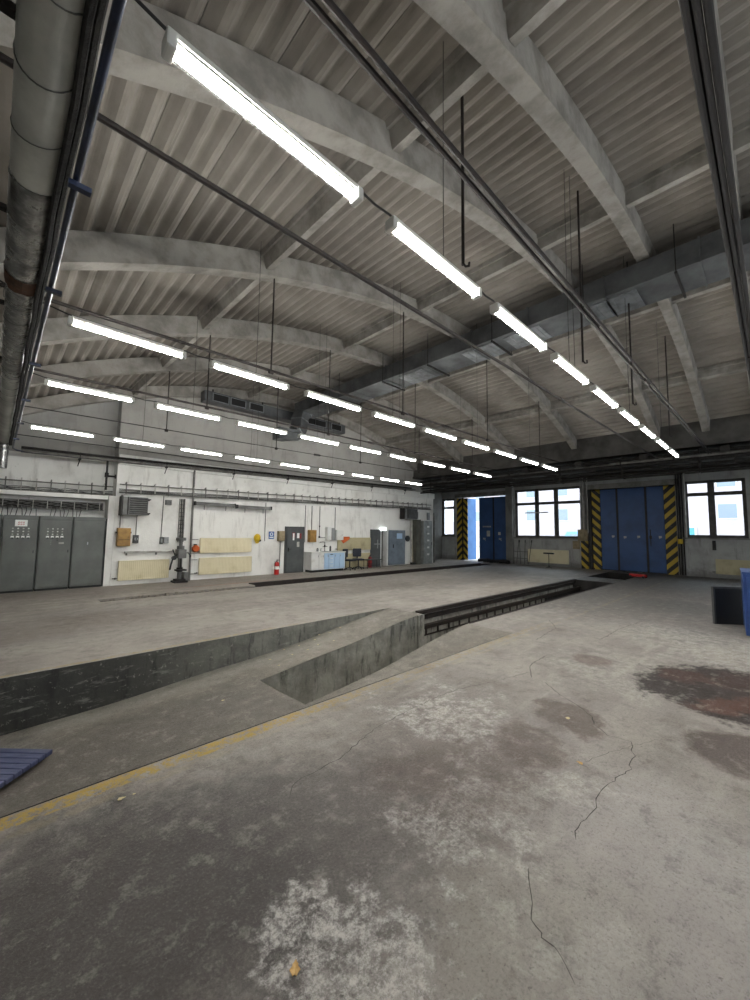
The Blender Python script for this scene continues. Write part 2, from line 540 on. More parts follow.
RG = R(-90)                       # rotation that turns a wall thing to the gate wall
def on_gable(X, d=0, Z=0):        # local x right, local -y into the room
    return (X, YG-d, Z), 0
def on_gate(Y, d=0, Z=0):
    return (XD-d, Y, Z), RG

# ------------------------------------------------------------------ floor slabs, sunken slope and the two inspection pits
X0, X1, Y0, Y1 = -.45, XD, -9., 16.6
NE, FE = 3.45, 6.55               # edges of the sunken bay
PN, PF, PX = 4.40, 5.62, 3.05     # long pit: near edge, far edge, start
RAMP = [(-3., -.78), (.2, -.68), (1.2, -.61), (2.5, -.51), (3.2, -.46), (3.9, -.38), (4.7, -.29), (5.5, -.18), (6.2, -.07), (6.9, 0)]
def rz_(x):
    for (a, za), (b, zb) in zip(RAMP, RAMP[1:]):
        if x <= b:
            return za+(zb-za)*(x-a)/(b-a)
    return 0
P2N, P2F, P2X = 11.68, 12.50, 2.0
ENDP, GAP2, END2 = 16.9, 18.4, 21.6

mb = MB()
mb.box(X0-1, X1+.3, Y0, NE, -1.75, 0)
mb.box(6.9, X1+.3, NE, PN, -1.75, 0)
mb.box(ENDP, GAP2, PN, PF+.25, -1.75, 0)
mb.box(END2, X1+.3, PN, PF+.25, -1.75, 0)
for i in range(3):
    pass
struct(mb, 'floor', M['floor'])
mb = MB()
mb.box(X0-1, X1+.3, FE, P2N, -1.75, 0)
mb.box(6.9, X1+.3, PF+.25, FE, -1.75, 0)
mb.box(X0-1, P2X, P2N, P2F, -1.75, 0)
mb.box(21, X1+.3, P2N, P2F, -1.75, 0)
mb.box(X0-1, X1+.3, P2F, Y1+.5, -1.75, 0)
struct(mb, 'floor', M['floor2'])

# sloping bottom of the sunken bay
mb = MB()
N = 60
xs = [-3+(9.9)*i/N for i in range(N+1)]
def strip(mb, xs, ya, yb):
    ny = 6
    for i in range(len(xs)-1):
        for j in range(ny):
            y0, y1 = ya+(yb-ya)*j/ny, ya+(yb-ya)*(j+1)/ny
            q = [(xs[i], y0), (xs[i+1], y0), (xs[i+1], y1), (xs[i], y1)]
            mb.add([(a, b, rz_(a)+.012*math.sin(a*2.3+b*3.1)*(1 if a < 6 else 0)) for a, b in q], [(0, 1, 2, 3)])
strip(mb, xs, NE, PN+.014)
strip(mb, [x for x in xs if x <= PX]+[PX+.014], PN, PF)
strip(mb, xs, PF-.014, FE)
mb.add([(-3, NE, -.78), (-3, FE, -.78), (-3, FE, -1.75), (-3, NE, -1.75)], [(0, 1, 2, 3)])
mb.box(X0-1, X1+.3, NE-.1, P2F+.1, -1.9, -1.75)
struct(mb, 'floor', M['ramp'])
# walls of the bay and pits
mb = MB()
def wall_strip(mb, xs, y, zt, zb):
    for a, b in zip(xs, xs[1:]):
        mb.add([(a, y, zb(a)), (b, y, zb(b)), (b, y, zt(b)), (a, y, zt(a))], [(0, 1, 2, 3)])
wall_strip(mb, xs, FE-.012, lambda x: .0005, lambda x: rz_(x)-.05)
wall_strip(mb, xs, NE+.012, lambda x: .0005, lambda x: rz_(x)-.05)
struct(mb, 'wall_sunken_bay', M['pitwall'])
mb = MB()
D = -1.55
px = [PX+(6.9-PX)*i/24 for i in range(25)]
for y in (PN+.012, PF-.012):
    wall_strip(mb, px, y, lambda x: rz_(x), lambda x: D)
wall_strip(mb, [6.9, ENDP], PN+.012, lambda x: 0, lambda x: D)
wall_strip(mb, [6.9, ENDP], PF, lambda x: -.34, lambda x: D)
mb.add([(6.9, PF, -.34), (ENDP, PF, -.34), (ENDP, PF+.25, -.34), (6.9, PF+.25, -.34)], [(0, 1, 2, 3)])
wall_strip(mb, [6.9, ENDP], PF+.238, lambda x: 0, lambda x: -.34)
def endwall(mb, x, y0, y1, zt, zb):
    x += .012 if x in (PX, GAP2) else -.012
    mb.add([(x, y0, zb), (x, y1, zb), (x, y1, zt), (x, y0, zt)], [(0, 1, 2, 3)])
endwall(mb, PX, PN, PF, rz_(PX), D)
mb.add([(PX, PN, D), (ENDP, PN, D), (ENDP, PF+.25, D), (PX, PF+.25, D)], [(0, 1, 2, 3)])
mb.box(6.78, 6.98, PF-.06, PF+.25, D, -.01)          # concrete post where the pit meets floor level
struct(mb, 'wall_pit', M['pitwall2'])
mb = MB()
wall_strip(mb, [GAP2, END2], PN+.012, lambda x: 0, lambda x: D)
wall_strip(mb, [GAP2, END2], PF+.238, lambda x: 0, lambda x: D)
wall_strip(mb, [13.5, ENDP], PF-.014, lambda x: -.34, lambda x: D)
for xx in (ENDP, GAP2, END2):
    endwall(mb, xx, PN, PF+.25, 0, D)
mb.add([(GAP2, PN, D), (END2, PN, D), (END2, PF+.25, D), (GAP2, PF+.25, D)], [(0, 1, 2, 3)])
struct(mb, 'wall_pit', mat('blackish_pit_concrete', '2b2826', .9, 0, '1a1817', 2))  # darker lining for the pit's far end and its second length
mb = MB()
P2M, P2W = 6.3, 12.10           # narrow filled-in length before the full pit
mb.box(2.0, P2M, P2N, P2F, -1.75, -.05)
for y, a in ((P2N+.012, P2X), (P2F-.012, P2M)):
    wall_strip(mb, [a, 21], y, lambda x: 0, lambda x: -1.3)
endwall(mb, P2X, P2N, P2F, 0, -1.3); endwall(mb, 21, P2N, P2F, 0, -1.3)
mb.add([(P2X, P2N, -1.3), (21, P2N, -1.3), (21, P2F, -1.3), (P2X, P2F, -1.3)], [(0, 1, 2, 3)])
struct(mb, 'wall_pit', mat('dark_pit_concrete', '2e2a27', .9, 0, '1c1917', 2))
mb = MB(); mb.box(P2X, P2M, P2W, P2F+.001, -.2, 0)
struct(mb, 'floor', M['floor2'])
mb = MB()
for k in range(60):
    x = P2X+.1+3.6*random.random(); y = P2N+.05+random.random()*.32; r_ = .02+.035*random.random()
    pts_ = [(x+r_*math.cos(a_+random.random())*(.7+.5*random.random()), y+r_*math.sin(a_)*(.7+.5*random.random())) for a_ in [i_*math.pi/3 for i_ in range(6)]]
    mb.prism(pts_, -.06, -.06+r_*1.6)
o = mb.build('rubble', mat('rubble_stone', '9c9489', .9, 0, '6a635b', 12), label='small stones and rubble filling the near end of the far narrow pit', category='rubble', kind='stuff')

# ------------------------------------------------------------------ walls
def wall_with_holes(u0, u1, z0, z1, holes, t0, t1, axis):
    us = sorted({u0, u1, *[h[0] for h in holes], *[h[1] for h in holes]})
    mb = MB()
    for a, b in zip(us, us[1:]):
        mid = (a+b)/2
        hs = sorted([(h[2], h[3]) for h in holes if h[0] < mid < h[1]])
        z = z0
        for ha, hb in hs+[(z1, z1)]:
            if ha > z:
                if axis == 'x':
                    mb.box(t0, t1, a, b, z, ha)
                else:
                    mb.box(a, b, t0, t1, z, ha)
            z = max(z, hb)
    return mb

# gate wall: measured openings (Y high, Y low, Z low, Z high)
wA = rd(442, 499, 454.5, 536)
wB = rd(515, 488, 582, 538)
wC = rd(684.5, 479.5, 747, 538)
g1L, g1R = hit(457, 530, 0, XD).y, hit(507.5, 530, 0, XD).y
g2L, g2R = hit(590, 530, 0, XD).y, hit(677, 530, 0, XD).y
GT = 4.22
holes = [(min(w[0], w[1]), max(w[0], w[1]), w[2], w[3]) for w in (wA, wB, wC)]
holes += [(g1R, g1L, -.01, GT), (g2R, g2L, -.01, GT)]
holes += [(-3.2, -1.4, 1.65, 4.1), (-6.6, -4.2, 1.65, 4.1)]
mb = wall_with_holes(Y0, Y1+.4, -.3, 5.2, holes, XD, XD+.35, 'x')
struct(mb, 'wall_right', M['wall_gate'])
# heavy eave beam carried along the gate wall
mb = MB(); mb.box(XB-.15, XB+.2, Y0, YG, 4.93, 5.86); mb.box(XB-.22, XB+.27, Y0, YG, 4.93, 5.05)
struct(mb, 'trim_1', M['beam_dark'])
mb = MB(); mb.box(XD-.02, XD-.001, Y0, Y1, 4.66, 4.93)
struct(mb, 'trim_6', M['beam_dark'])  # dark strip: shade of the low aisle put into its colour
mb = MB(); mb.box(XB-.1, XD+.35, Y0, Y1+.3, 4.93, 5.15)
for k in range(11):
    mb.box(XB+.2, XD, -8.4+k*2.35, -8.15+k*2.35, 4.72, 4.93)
struct(mb, 'ceiling_aisle', mat('shaded_aisle_ceiling', '2f2d2b', .9, 0, '423f3c', 2))  # near-black colour carries the shade of the poorly lit aisle
# white lintel strips over the gates
for k, (a, b) in enumerate(((g1R, g1L), (g2R, g2L))):
    mb = MB(); mb.box(XD-.05, XD-.001, a-.15, b+.15, GT, GT+.26)
    struct(mb, 'trim_%d' % (k+2), M['frame_white'])

# gable wall with a recess behind the cabinets and a deeper bay by the gates
dO = rg(380, 530, 386.5, 564)
EX = 19.35
mb = wall_with_holes(2.74, EX, -.3, 4.0, [(dO[0], dO[1], -.01, dO[3])], YG, YG+.25, 'y')
struct(mb, 'wall_left', M['wall_gable'])
mb = MB(); mb.box(2.74, EX, YG, YG+.25, 4.0, 7.7)
struct(mb, 'wall_left_upper', M['wall_pale'])
mb = MB()
mb.box(X0-.6, 2.745, YG+.55, YG+.8, 4.0, 7.7)
mb.box(2.74, 2.8, YG+.2, YG+.7, 4.0, 7.7)
struct(mb, 'wall_left_recess_upper', M['wall_pale'])
mb = MB()
mb.box(X0-.6, 2.745, YG+.55, YG+.8, -.3, 4.0)
mb.box(2.74, 2.8, YG+.2, YG+.7, -.3, 4.0)
struct(mb, 'wall_left_recess', M['wall_gable'])
mb = MB()
mb.box(EX-.2, EX, YG+.2, Y1, -.3, 7.7)
mb.box(EX-.2, XD+.3, Y1, Y1+.2, -.3, 7.7)
struct(mb, 'wall_left_corner', M['wall_dark'])
# small dark room behind the open doorway
mb = MB()
a, b, zt = dO[0]-1.2, dO[1]+1.2, 2.4
mb.box(a, b, YG+2.6, YG+2.7, -.05, zt); mb.box(a-.1, a, YG+.25, YG+2.7, -.05, zt); mb.box(b, b+.1, YG+.25, YG+2.7, -.05, zt)
mb.box(a, b, YG+.25, YG+2.7, zt, zt+.1)
struct(mb, 'wall_back_room', M['wall_dark'])
mb = MB(); mb.box(a, b, YG+.25, YG+2.7, -.1, -.001)
struct(mb, 'floor_back_room', M['wall_dark'])
# eave wall beside the camera and wall behind it
mb = MB(); mb.box(X0-.3, X0, Y0, YG+.8, -1.2, 6.5)
struct(mb, 'wall_eave', M['wall_dark'])
mb = wall_with_holes(X0-.3, XD+.3, -.3, 7.7, [(2.5, 6.5, 0, 4.2), (9, 12, 1.6, 4.2), (14, 17, 1.6, 4.2)], Y0-.3, Y0, 'y')
struct(mb, 'wall_behind', M['wall_gate'])
# gable ledge band: a shallow projecting concrete beam
z0b, z1b = 3.88, 4.20
mb = MB(); mb.box(2.75, EX, YG-.10, YG-.001, z0b, z1b)
struct(mb, 'trim_4', M['wall_gable'])
# white frame band around the cable recess above the cabinets
mb = MB()
mb.box(X0, 2.55, YG+.10, YG+.54, 2.72, 2.84); mb.box(2.56, 2.74, YG+.02, YG+.54, 0, 2.84)
struct(mb, 'trim_5', M['wall_gable'])

# ------------------------------------------------------------------ roof
XC, ZT, RR, RIB = 9.42, 7.15, 19.6, .355

def arc(x, off=0):
    """point on the arch at abscissa x, pushed outwards by off"""
    s = (x-XC)/RR
    th = math.asin(s)
    return Vector((XC+(RR+off)*math.sin(th), 0, ZT-RR+(RR+off)*math.cos(th)))
def arct(th, off):
    return (XC+(RR+off)*math.sin(th), ZT-RR+(RR+off)*math.cos(th))
tA, tB = math.asin((X0-.4-XC)/RR), math.asin((XB+.25-XC)/RR)
# corrugated sheet
pitch = .245
n = int((tB-tA)*(RR+RIB)/pitch)
prof = []
for i in range(n):
    t0 = tA+(tB-tA)*i/n
    dt = (tB-tA)/n
    if i % 3 == 0:                       # overlap of two sheets: a thin open seam
        prof += [(t0, .085), (t0+dt*.002, .16), (t0+dt*.05, .16), (t0+dt*.052, .082)]
    for k in range(1 if i % 3 == 0 else 0, 12):
        f_ = (0, .03, .07, .13, .22, .34, .5, .66, .78, .87, .93, .97)[k]
        prof.append((t0+dt*f_, .085*(.5+.5*math.cos(2*math.pi*f_))**1.5))
mb = MB()
ys = [Y0-.3, .2, 3.7, 7.4, 11., YG+.3]
vs = []
for t, h in prof:
    x, z = arct(t, RIB+h)
    for y in ys:
        vs.append((x, y, z))
m_ = len(ys)
fs = []
for i in range(len(prof)-1):
    for j in range(m_-1):
        fs.append((i*m_+j, i*m_+j+1, (i+1)*m_+j+1, (i+1)*m_+j))
mb.add(vs, fs)
# outer skin keeps the daylight out
for i in range(30):
    a, b = tA+(tB-tA)*i/30, tA+(tB-tA)*(i+1)/30
    p, q = arct(a, RIB+.3), arct(b, RIB+.3)
    mb.add([(p[0], Y0-.4, p[1]), (q[0], Y0-.4, q[1]), (q[0], YG+.4, q[1]), (p[0], YG+.4, p[1])], [(0, 1, 2, 3)])
struct(mb, 'ceiling', M['roof'])

def arch(y0, y1, name='roof_arch', off=0, depth=None, taper=0):
    mb = MB()
    K = 56
    depth = RIB if depth is None else depth
    ring = []
    for i in range(K+1):
        t = tA+(tB-tA)*i/K
        a, b = arct(t, off), arct(t, off+depth)
        ring.append([(a[0], y0+.02, a[1]), (a[0], y1-.02, a[1]), (b[0], y1, b[1]), (b[0], y0, b[1])])
    vs = [p for g in ring for p in g]
    fs = []
    for i in range(K):
        for j in range(4):
            fs.append((i*4+j, i*4+(j+1) % 4, (i+1)*4+(j+1) % 4, (i+1)*4+j))
    fs += [(0, 1, 2, 3), (K*4+3, K*4+2, K*4+1, K*4)]
    mb.add(vs, fs)
    return struct(mb, name, M['beam'])
ARY = [.154, 1.43, 2.84, 5.73, 8.51, 11.33, 14.46]
AW = [.235, .25, .25, .25, .25, .25, .285]
for y, w in zip(ARY, AW):
    arch(y, y+w)
arch(-2.65, -2.4); arch(-5.5, -5.25)

# purlins between the arches
def purlin(x, y0, y1):
    s = (x-XC)/RR
    th = math.asin(s)
    mb = MB()
    mtx = Matrix.Translation(Vector((x, 0, arc(x).z))) @ Matrix.Rotation(th, 4, 'Y')
    mb.box(-.065, .065, y0, y1, RIB-.27, RIB+.03, mtx)
    mb.box(-.11, .11, y0, y1, RIB-.07, RIB+.03, mtx)
    return struct(mb, 'roof_purlin', M['beam'])
bays = [(ARY[i]+AW[i], ARY[i+1]) for i in range(6)]+[(-2.4, .154)]
for i, (a, b) in enumerate(bays):
    for x in (3.06, 7.0, 10.9, 14.8):
        purlin(x, a-.01, b+.01)

# ------------------------------------------------------------------ overhead duct
DX0, DX1, DZ0, DZ1 = 8.58, 9.52, 6.62, 7.06
DC = 9.05
t = thing('air_duct', 'long rectangular galvanised air duct hung under the roof arches across the hall', 'duct', (DC, 0, DZ0))
mb = MB(); mb.box(DX0-DC, DX1-DC, Y0+.1, 12.7, 0, DZ1-DZ0)
mb.build('duct_body', M['galv'], t, bevel=.01)
for y in (-5.6, -4.1, -2.6, -1.1, .7, 2.2, 3.8, 5.3, 6.9, 8.4, 9.9, 11.4, 12.6):
    for (a, b, c, d) in ((DX0-.02, DX0, -.02, .46), (DX1, DX1+.02, -.02, .46), (DX0-.02, DX1+.02, -.02, 0)):
        pass
    mb = MB(); mb.box(DX0-.02-DC, DX1+.02-DC, y, y+.035, -.02, .46)
    mb.build('duct_flange', M['galv'], t)
for y in (1.7, 3.6, 4.8, 7.1):
    mb = MB(); mb.box(-.34, .42, y, y+.9, -.020, -.001)
    for k in range(5):
        mb.box(-.31, .39, y+.09+k*.16, y+.12+k*.16, -.030, -.0205)
    mb.build('outlet_panel', M['galv_light'], t, label='paler bare metal outlet panel under the duct')
for k, y in enumerate((.75, 2.3, 4.4, 6.4, 8.2, 10.4)):
    mb = MB()
    for x in (DX0-.05, DX1+.05):
        mb.tube([(x-DC, y+.3, -.07), (x-DC, y+.3, arc(x).z+RIB-DZ0)], .009, 6)
    mb.box(DX0-DC-.06, DX1-DC+.06, y+.28, y+.32, -.09, -.05)
    mb.build('duct_hanger', M['steel_dark'], t)
t = thing('duct_side_rail', 'thin rusty pipe running along the far lower edge of the long air duct', 'pipe', (DX1+.35, 0, 6.85))
mb = MB(); mb.tube([(0, Y0+.1, 0), (0, 14.2, 0)], .03, 8); mb.build('pipe_run', M['rust_rod'], t)
mb = MB(); mb.tube([(.09, Y0+.1, .04), (.09, 14.2, .04)], .02, 8); mb.build('pipe_run', M['pipe_grey'], t)

# swept elbow and grille box in front of the gable
def loft(mb, pts, w, h):
    """rectangular section (w sideways, h across) carried along a free path"""
    rings = []
    P = [Vector(p) for p in pts]
    for i, c in enumerate(P):
        d = (P[min(i+1, len(P)-1)]-P[max(i-1, 0)]).normalized()
        side = d.cross(Vector((-.35, .94, 0))).normalized() if abs(d.z) < .5 or True else d
        side2 = side.cross(d).normalized()
        rings.append([c+side*h/2+side2*w/2, c+side*h/2-side2*w/2, c-side*h/2-side2*w/2, c-side*h/2+side2*w/2])
    vs = [tuple(p) for g in rings for p in g]
    fs = [(i*4+j, i*4+(j+1) % 4, (i+1)*4+(j+1) % 4, (i+1)*4+j) for i in range(len(rings)-1) for j in range(4)]
    fs += [(0, 1, 2, 3), tuple(len(vs)-1-k for k in range(4))]
    mb.add(vs, fs)
GYF = 14.02
ea, eb, ez0, ez1 = rg(284, 400, 306, 436, 13.3)
t = thing('duct_elbow', 'curved galvanised duct elbow dropping in front of the gable wall grilles', 'duct', (9.05, 13.4, 6.0))
xl = hit(283, 434, 1, 13.3); xm = hit(302, 405, 1, 13.3)
zt_ = 6.84-6.0
cx_ = xm.x-9.05
path = [(.35, 0, zt_), (.05, 0, zt_-.02), (cx_+.25, 0, zt_-.10), (cx_+.06, 0, zt_-.28), (cx_-.02, 0, zt_-.52), (cx_-.04, 0, zt_-.85), (cx_-.12, 0, xl.z-6.0+.22), (cx_-.32, 0, xl.z-6.0+.06), (xl.x-9.05+.15, 0, xl.z-6.0), (xl.x-9.05-.25, 0, xl.z-6.0)]
mb = MB(); loft(mb, path, .50, .46); mb.build('elbow_body', M['galv'], t)
for i in (2, 4, 6):
    a_, b_ = Vector(path[i-1]), Vector(path[i+1]); d_ = (b_-a_).normalized(); c_ = Vector(path[i])
    mb = MB(); loft(mb, [c_-d_*.02, c_+d_*.02], .55, .50); mb.build('elbow_seam', M['galv_light'], t)
mb = MB(); mb.box(DX0-9.05, DX1-9.05, -.72, .28, .62, 1.06); mb.build('branch_connector', M['galv'], t, bevel=.01)
ga, gb, gz0, gz1 = rg(205, 389.5, 346, 399, GYF)
gz0 = hit(205, 400, 1, GYF).z; gz1 = hit(205, 389.5, 1, GYF).z
t = thing('grille_duct', 'long dark duct with rectangular air grilles high on the gable wall', 'duct', ((ga+gb)/2, GYF, gz0))
gw = (gb-ga)/2
mb = MB(); mb.box(-gw, gw, 0, .40, 0, gz1-gz0)
mb.build('duct_body', M['galv'], t, bevel=.01)
for px in (213, 231, 250, 305, 316, 332):
    x = hit(px, 400, 1, GYF).x-(ga+gb)/2
    mb = MB(); mb.box(x-.02, x+.60, -.016, -.001, .04, gz1-gz0-.04)
    g = mb.build('air_grille', M['galv_light'], t)
    mb = MB(); mb.box(x+.02, x+.56, -.020, -.0165, .07, gz1-gz0-.07)
    mb.build('grille_opening', M['black'], g)
for x in (-gw+.3, -gw*.3, gw*.4, gw-.3):
    mb = MB(); mb.box(x, x+.04, .1, .14, gz1-gz0, gz1-gz0+.12); mb.build('duct_strap', M['steel_dark'], t)

# ------------------------------------------------------------------ tie rods with hanger rods
tie_names = ['pair of dark tie rods at upper right, nearest beneath the closest arch', 'pair of tie rods crossing the top middle of the ceiling', 'single heavy tie rod passing below the long near lamp',
             'thin tie rod running just above the second row of lamps', 'thin tie rod running just above the third row of lamps', 'thin tie rod running just above the last row of lamps']
TIEZ = 4.46
for i, (y, w) in enumerate(zip(ARY[:6], AW)):
    yc = {0: .155, 1: 1.49}.get(i, y+w/2-.02)
    t = thing('tie_rod', tie_names[i], 'tie rod', (X0, yc, TIEZ))
    offs = ((-.042, 0, .04) if i == 0 else (-.035, .03)) if i < 2 else (0,)
    for o_ in offs:
        mb = MB()
        rr = .02 if i in (0, 1) else .023
        if i == 5: rr = .012
        mb.tube([(0, o_, 0), (8.5, o_, .08), (XB-X0-.15, o_, .18)], rr, 8)
        mb.build('rod', M['rust_rod'] if i else M['steel_dark'], t)
    for x in ((3.18, 6.52, 10.27, 13.93) if i >= 3 else ()):
        z1 = arc(x).z - TIEZ
        zb = .0+.18*(x-X0)/18
        mb = MB(); mb.tube([(x-X0, 0, zb), (x-X0, 0, z1+.02)], .013, 6)
        mb.build('hanger_rod', M['rust_rod'], t)
        mb = MB(); mb.cyl((x-X0-.035, 0, zb-.02), .04, .07, 8, 'x'); mb.build('clamp', M['rust_rod'], t)
    mb = MB(); mb.cyl((8.5, 0, .08), .034, .25, 8, 'x')
    mb.build('turnbuckle', M['rust_rod'], t)
for k, (bx, by, tx, ty) in enumerate(((463, 265, 450, 115), (583, 362, 574, 228), (633, 404, 629, 308), (670, 436, 669, 384))):
    d_ = ray(bx, by); q_ = ORG+d_*(2.66/d_.z)
    zt_ = arc(q_.x).z+RIB+.03
    t = thing('hanging_rod', ('thick dark rod hanging free beside the gap after the first near lamp', 'dark rod hanging free above the fourth lamp of the nearest row', 'dark rod hanging free near the sixth lamp of the nearest row', 'short-looking dark rod hanging free above the last near lamps')[k], 'rod', (q_.x, q_.y, q_.z))
    mb = MB(); mb.tube([(0, 0, 0), (.01, .005, (zt_-q_.z)*.5), (0, 0, zt_-q_.z)], .016, 7); mb.build('rod', M['rust_rod'], t)
    mb = MB(); mb.tube([(0, 0, .02), (.0, -.03, -.03), (.03, -.05, -.02), (.05, -.04, .03)], .012, 6); mb.build('hook', M['steel_dark'], t)

# ------------------------------------------------------------------ fluorescent lamps: four rows of nine
LZ = 4.11
LROWS = [(1.92, .425, 1.55), (5.42, .437, 1.58), (8.02, .42, 1.583), (11.86, .42, 1.622), (-1.7, .42, 1.58)]
LL = 1.25
proto = thing('fluorescent_lamp', '', 'lamp', (0, 0, 0))
mb = MB(); mb.box(.03, LL-.03, -.034, .034, .03, .065)
mb.box(.04, LL-.04, -.026, .026, .012, .022)
mb.build('housing', M['white_plastic'], proto, bevel=.006)
for x in (0, LL-.05):
    mb = MB(); mb.box(x, x+.05, -.048, .048, -.04, .05)
    mb.build('end_cap', M['white_plastic'], proto, bevel=.012)
for y in (-.0155, .0155):
    mb = MB(); mb.tube([(.05, y, -.016), (LL-.05, y, -.016)], .0115, 6)
    mb.build('tube', M['tube'], proto)
mb = MB()
cs = []
for k in range(9):
    a = math.pi+math.pi*k/8
    cs.append((.046*math.cos(a), -.008+.033*math.sin(a)))
vs = [(.05, y, z) for y, z in cs]+[(LL-.05, y, z) for y, z in cs]
mb.add(vs, [(k, k+1, k+10, k+9) for k in range(8)])
mb.build('clear_cover', M['clear'], proto, smooth=True)
ordn = ['first', 'second', 'third', 'fourth', 'fifth', 'sixth', 'seventh', 'eighth', 'ninth']
rown = ['nearest lamp row', 'second lamp row', 'third lamp row', 'lamp row along the gable wall', 'lamp row behind the viewer']
first = True
for ri, (y, x0, st) in enumerate(LROWS):
    LZ = 4.11
    for k in range(9):
        o = proto if first else copy_tree(proto)
        first = False
        o.location = (x0+k*st, y, LZ)
        o['category'] = 'lamp'
        o['group'] = 'twin-tube fluorescent lamps, ' + rown[ri]
        extra = {0: ', by the left pipes', 8: ', by the gates'}.get(k, '')
        o['label'] = 'lit lamp, %s from left in %s%s' % (ordn[k], rown[ri], extra)
        # suspension wires up to the roof
        for xx in (() if k % 2 == 0 else ((LL*.45, LL*.62) if k == 3 else (LL*.55,))):
            gx = x0+k*st+xx
            mb = MB()
            zt = arc(gx).z+RIB-LZ
            mb.tube([(xx, 0, .07), (xx+.01, .01, zt*.5), (xx, 0, zt)], .004, 4)
            mb.build('suspension_wire', M['wire'], o)
    t = None
    mb = MB()
    pts = [(X0+.5, y, LZ+.16)]
    for k in range(9):
        a = x0+k*st
        pts += [(a-.06, y, LZ+.08), (a+.0, y, LZ+.03)]
        if k:
            pass
    # power cable, over each lamp and sagging between neighbours
    mb = MB()
    pts = [(X0+.02, y, LZ+.30)]
    for k in range(9):
        a = x0+k*st
        pts += [(pts[-1][0]*.5+a*.5, y, LZ+.06 if k else LZ+.16), (a, y, LZ+.075), (a+LL, y, LZ+.075)]
    pts += [(pts[-1][0]+1.6, y, LZ+.35), (XB-.16, y, LZ+.6)]
    mb.tube(pts, .009, 5)
    mb.build('lamp_cable', M['wire'], label='thin black power cable linking the lamps of the %s' % rown[ri], category='cable')
# steel carrying rail behind the last lamp row
mb = MB(); mb.tube([(X0+.3, 14.35, 4.33), (9, 14.35, 4.36), (17.2, 14.4, 4.45)], .014, 6)
mb.build('carrying_wire', M['wire'], label='dark straight wire stretched below the lamp row along the gable wall', category='wire')

# ------------------------------------------------------------------ pipes by the eave wall and along the gable
ordn_ = ['one', 'two', 'three', 'four', 'five', 'six', 'seven', 'eight']
t = thing('insulated_pipe', 'thick insulated pipe with foil patches running along the left edge of the picture', 'pipe', (.04, 0, 4.15))
def sect(y0, y1, r, m, name, lab=None):
    mb = MB(); mb.tube([(0, y0+(y1-y0)*k/6, 0) for k in range(7)], r, 24)
    o = mb.build(name, m, t, smooth=True)
    if lab: o['label'] = lab
    return o
sect(-6, 3.35, .125, M['lag'], 'lagging')
sect(3.35, 4.72, .128, M['foil'], 'foil_wrap', 'crumpled silver foil sleeve')
sect(4.9, 8.0, .118, M['foil'], 'foil_wrap')
sect(8.0, 14.2, .115, M['lag'], 'lagging')
mb = MB()
for k in range(16):
    a = 2*math.pi*k/16; b = 2*math.pi*(k+1)/16
    r0 = .135
    mb.add([(r0*math.cos(a), 4.68, r0*math.sin(a)), (r0*math.cos(b), 4.68, r0*math.sin(b)), (.13*math.cos(b), 4.95+.02*math.sin(5*b), .13*math.sin(b)), (.13*math.cos(a), 4.95+.02*math.sin(5*a), .13*math.sin(a))], [(0, 1, 2, 3)])
mb.build('torn_paper_collar', mat('brown_paper', '6b4a35', .9, 0, '3d2c22', 6), t, label='torn brown paper collar')
for i in range(20):
    y = .55+i*.47
    mb = MB()
    pts = []
    for k in range(25):
        a = 2*math.pi*k/24
        pts.append((.128*math.cos(a), y+.05*math.sin(a*1+i)+.03*k/24, .128*math.sin(a)))
    mb.tube(pts, .0035, 4, False)
    mb.build('binding_wire', M['tape'], t)
mb = MB()
mb.tube([(0, 14.1, 0), (0, 14.45, 0), (0, 14.55, -.05), (0, 14.58, -.2), (0, 14.58, -.75)], .11, 16)
mb.build('pipe_elbow', M['foil'], t, smooth=True)

for k, y in enumerate((.95, 1.62, 2.30, 2.45, 4.1, 5.9, 7.9, 9.9)):
    mb = MB(); mb.box(-.445, .0, y, y+.05, 4.29, 4.33); mb.box(-.445, -.42, y, y+.05, 4.0, 4.33)
    mb.build('wall_bracket', M['steel_dark'], label='black wall bracket carrying the insulated pipe, number %s from the near end' % ordn_[k], category='bracket', group='pipe brackets on the eave wall')
t = thing('grimy_cable_bundle', 'dark clogged cable tray squeezed between the insulated pipe and the blue pipe', 'cable tray', (.16, 0, 4.02))
mb = MB()
for dx, dz, r in ((.008, .1, .026), (.026, .04, .022), (-.004, .03, .022), (.01, .16, .02)):
    pts = [(dx+.006*math.sin(k*2.1+dz*30), -5+k*.5, dz+.008*math.cos(k*1.7)) for k in range(40)]
    mb.tube(pts, r, 7)
mb.build('cables', M['grime_pipe'], t)
t = thing('blue_pipe', 'slim blue pipe beside the insulated pipe, bending along the gable wall', 'pipe', (.225, 0, 3.95))
mb = MB()
pts = [(0, -6, 0), (0, 14.2, 0), (.01, 14.38, -.01), (.08, 14.5, -.03), (.25, 14.55, -.04), (1.5, 14.55, -.03), (2.5, 14.57, 0), (XB-.4, 14.57, .33)]
mb.tube(pts, .021, 10)
mb.build('pipe_run', M['blue_pipe'], t, smooth=True)
for y in (2.9, 4.4, 6.6, 8.6, 10.6, 12.6):
    mb = MB(); mb.box(-.04, .075, y, y+.045, -.055, -.022)
    mb.build('wall_bracket', M['blue_pipe'], t)

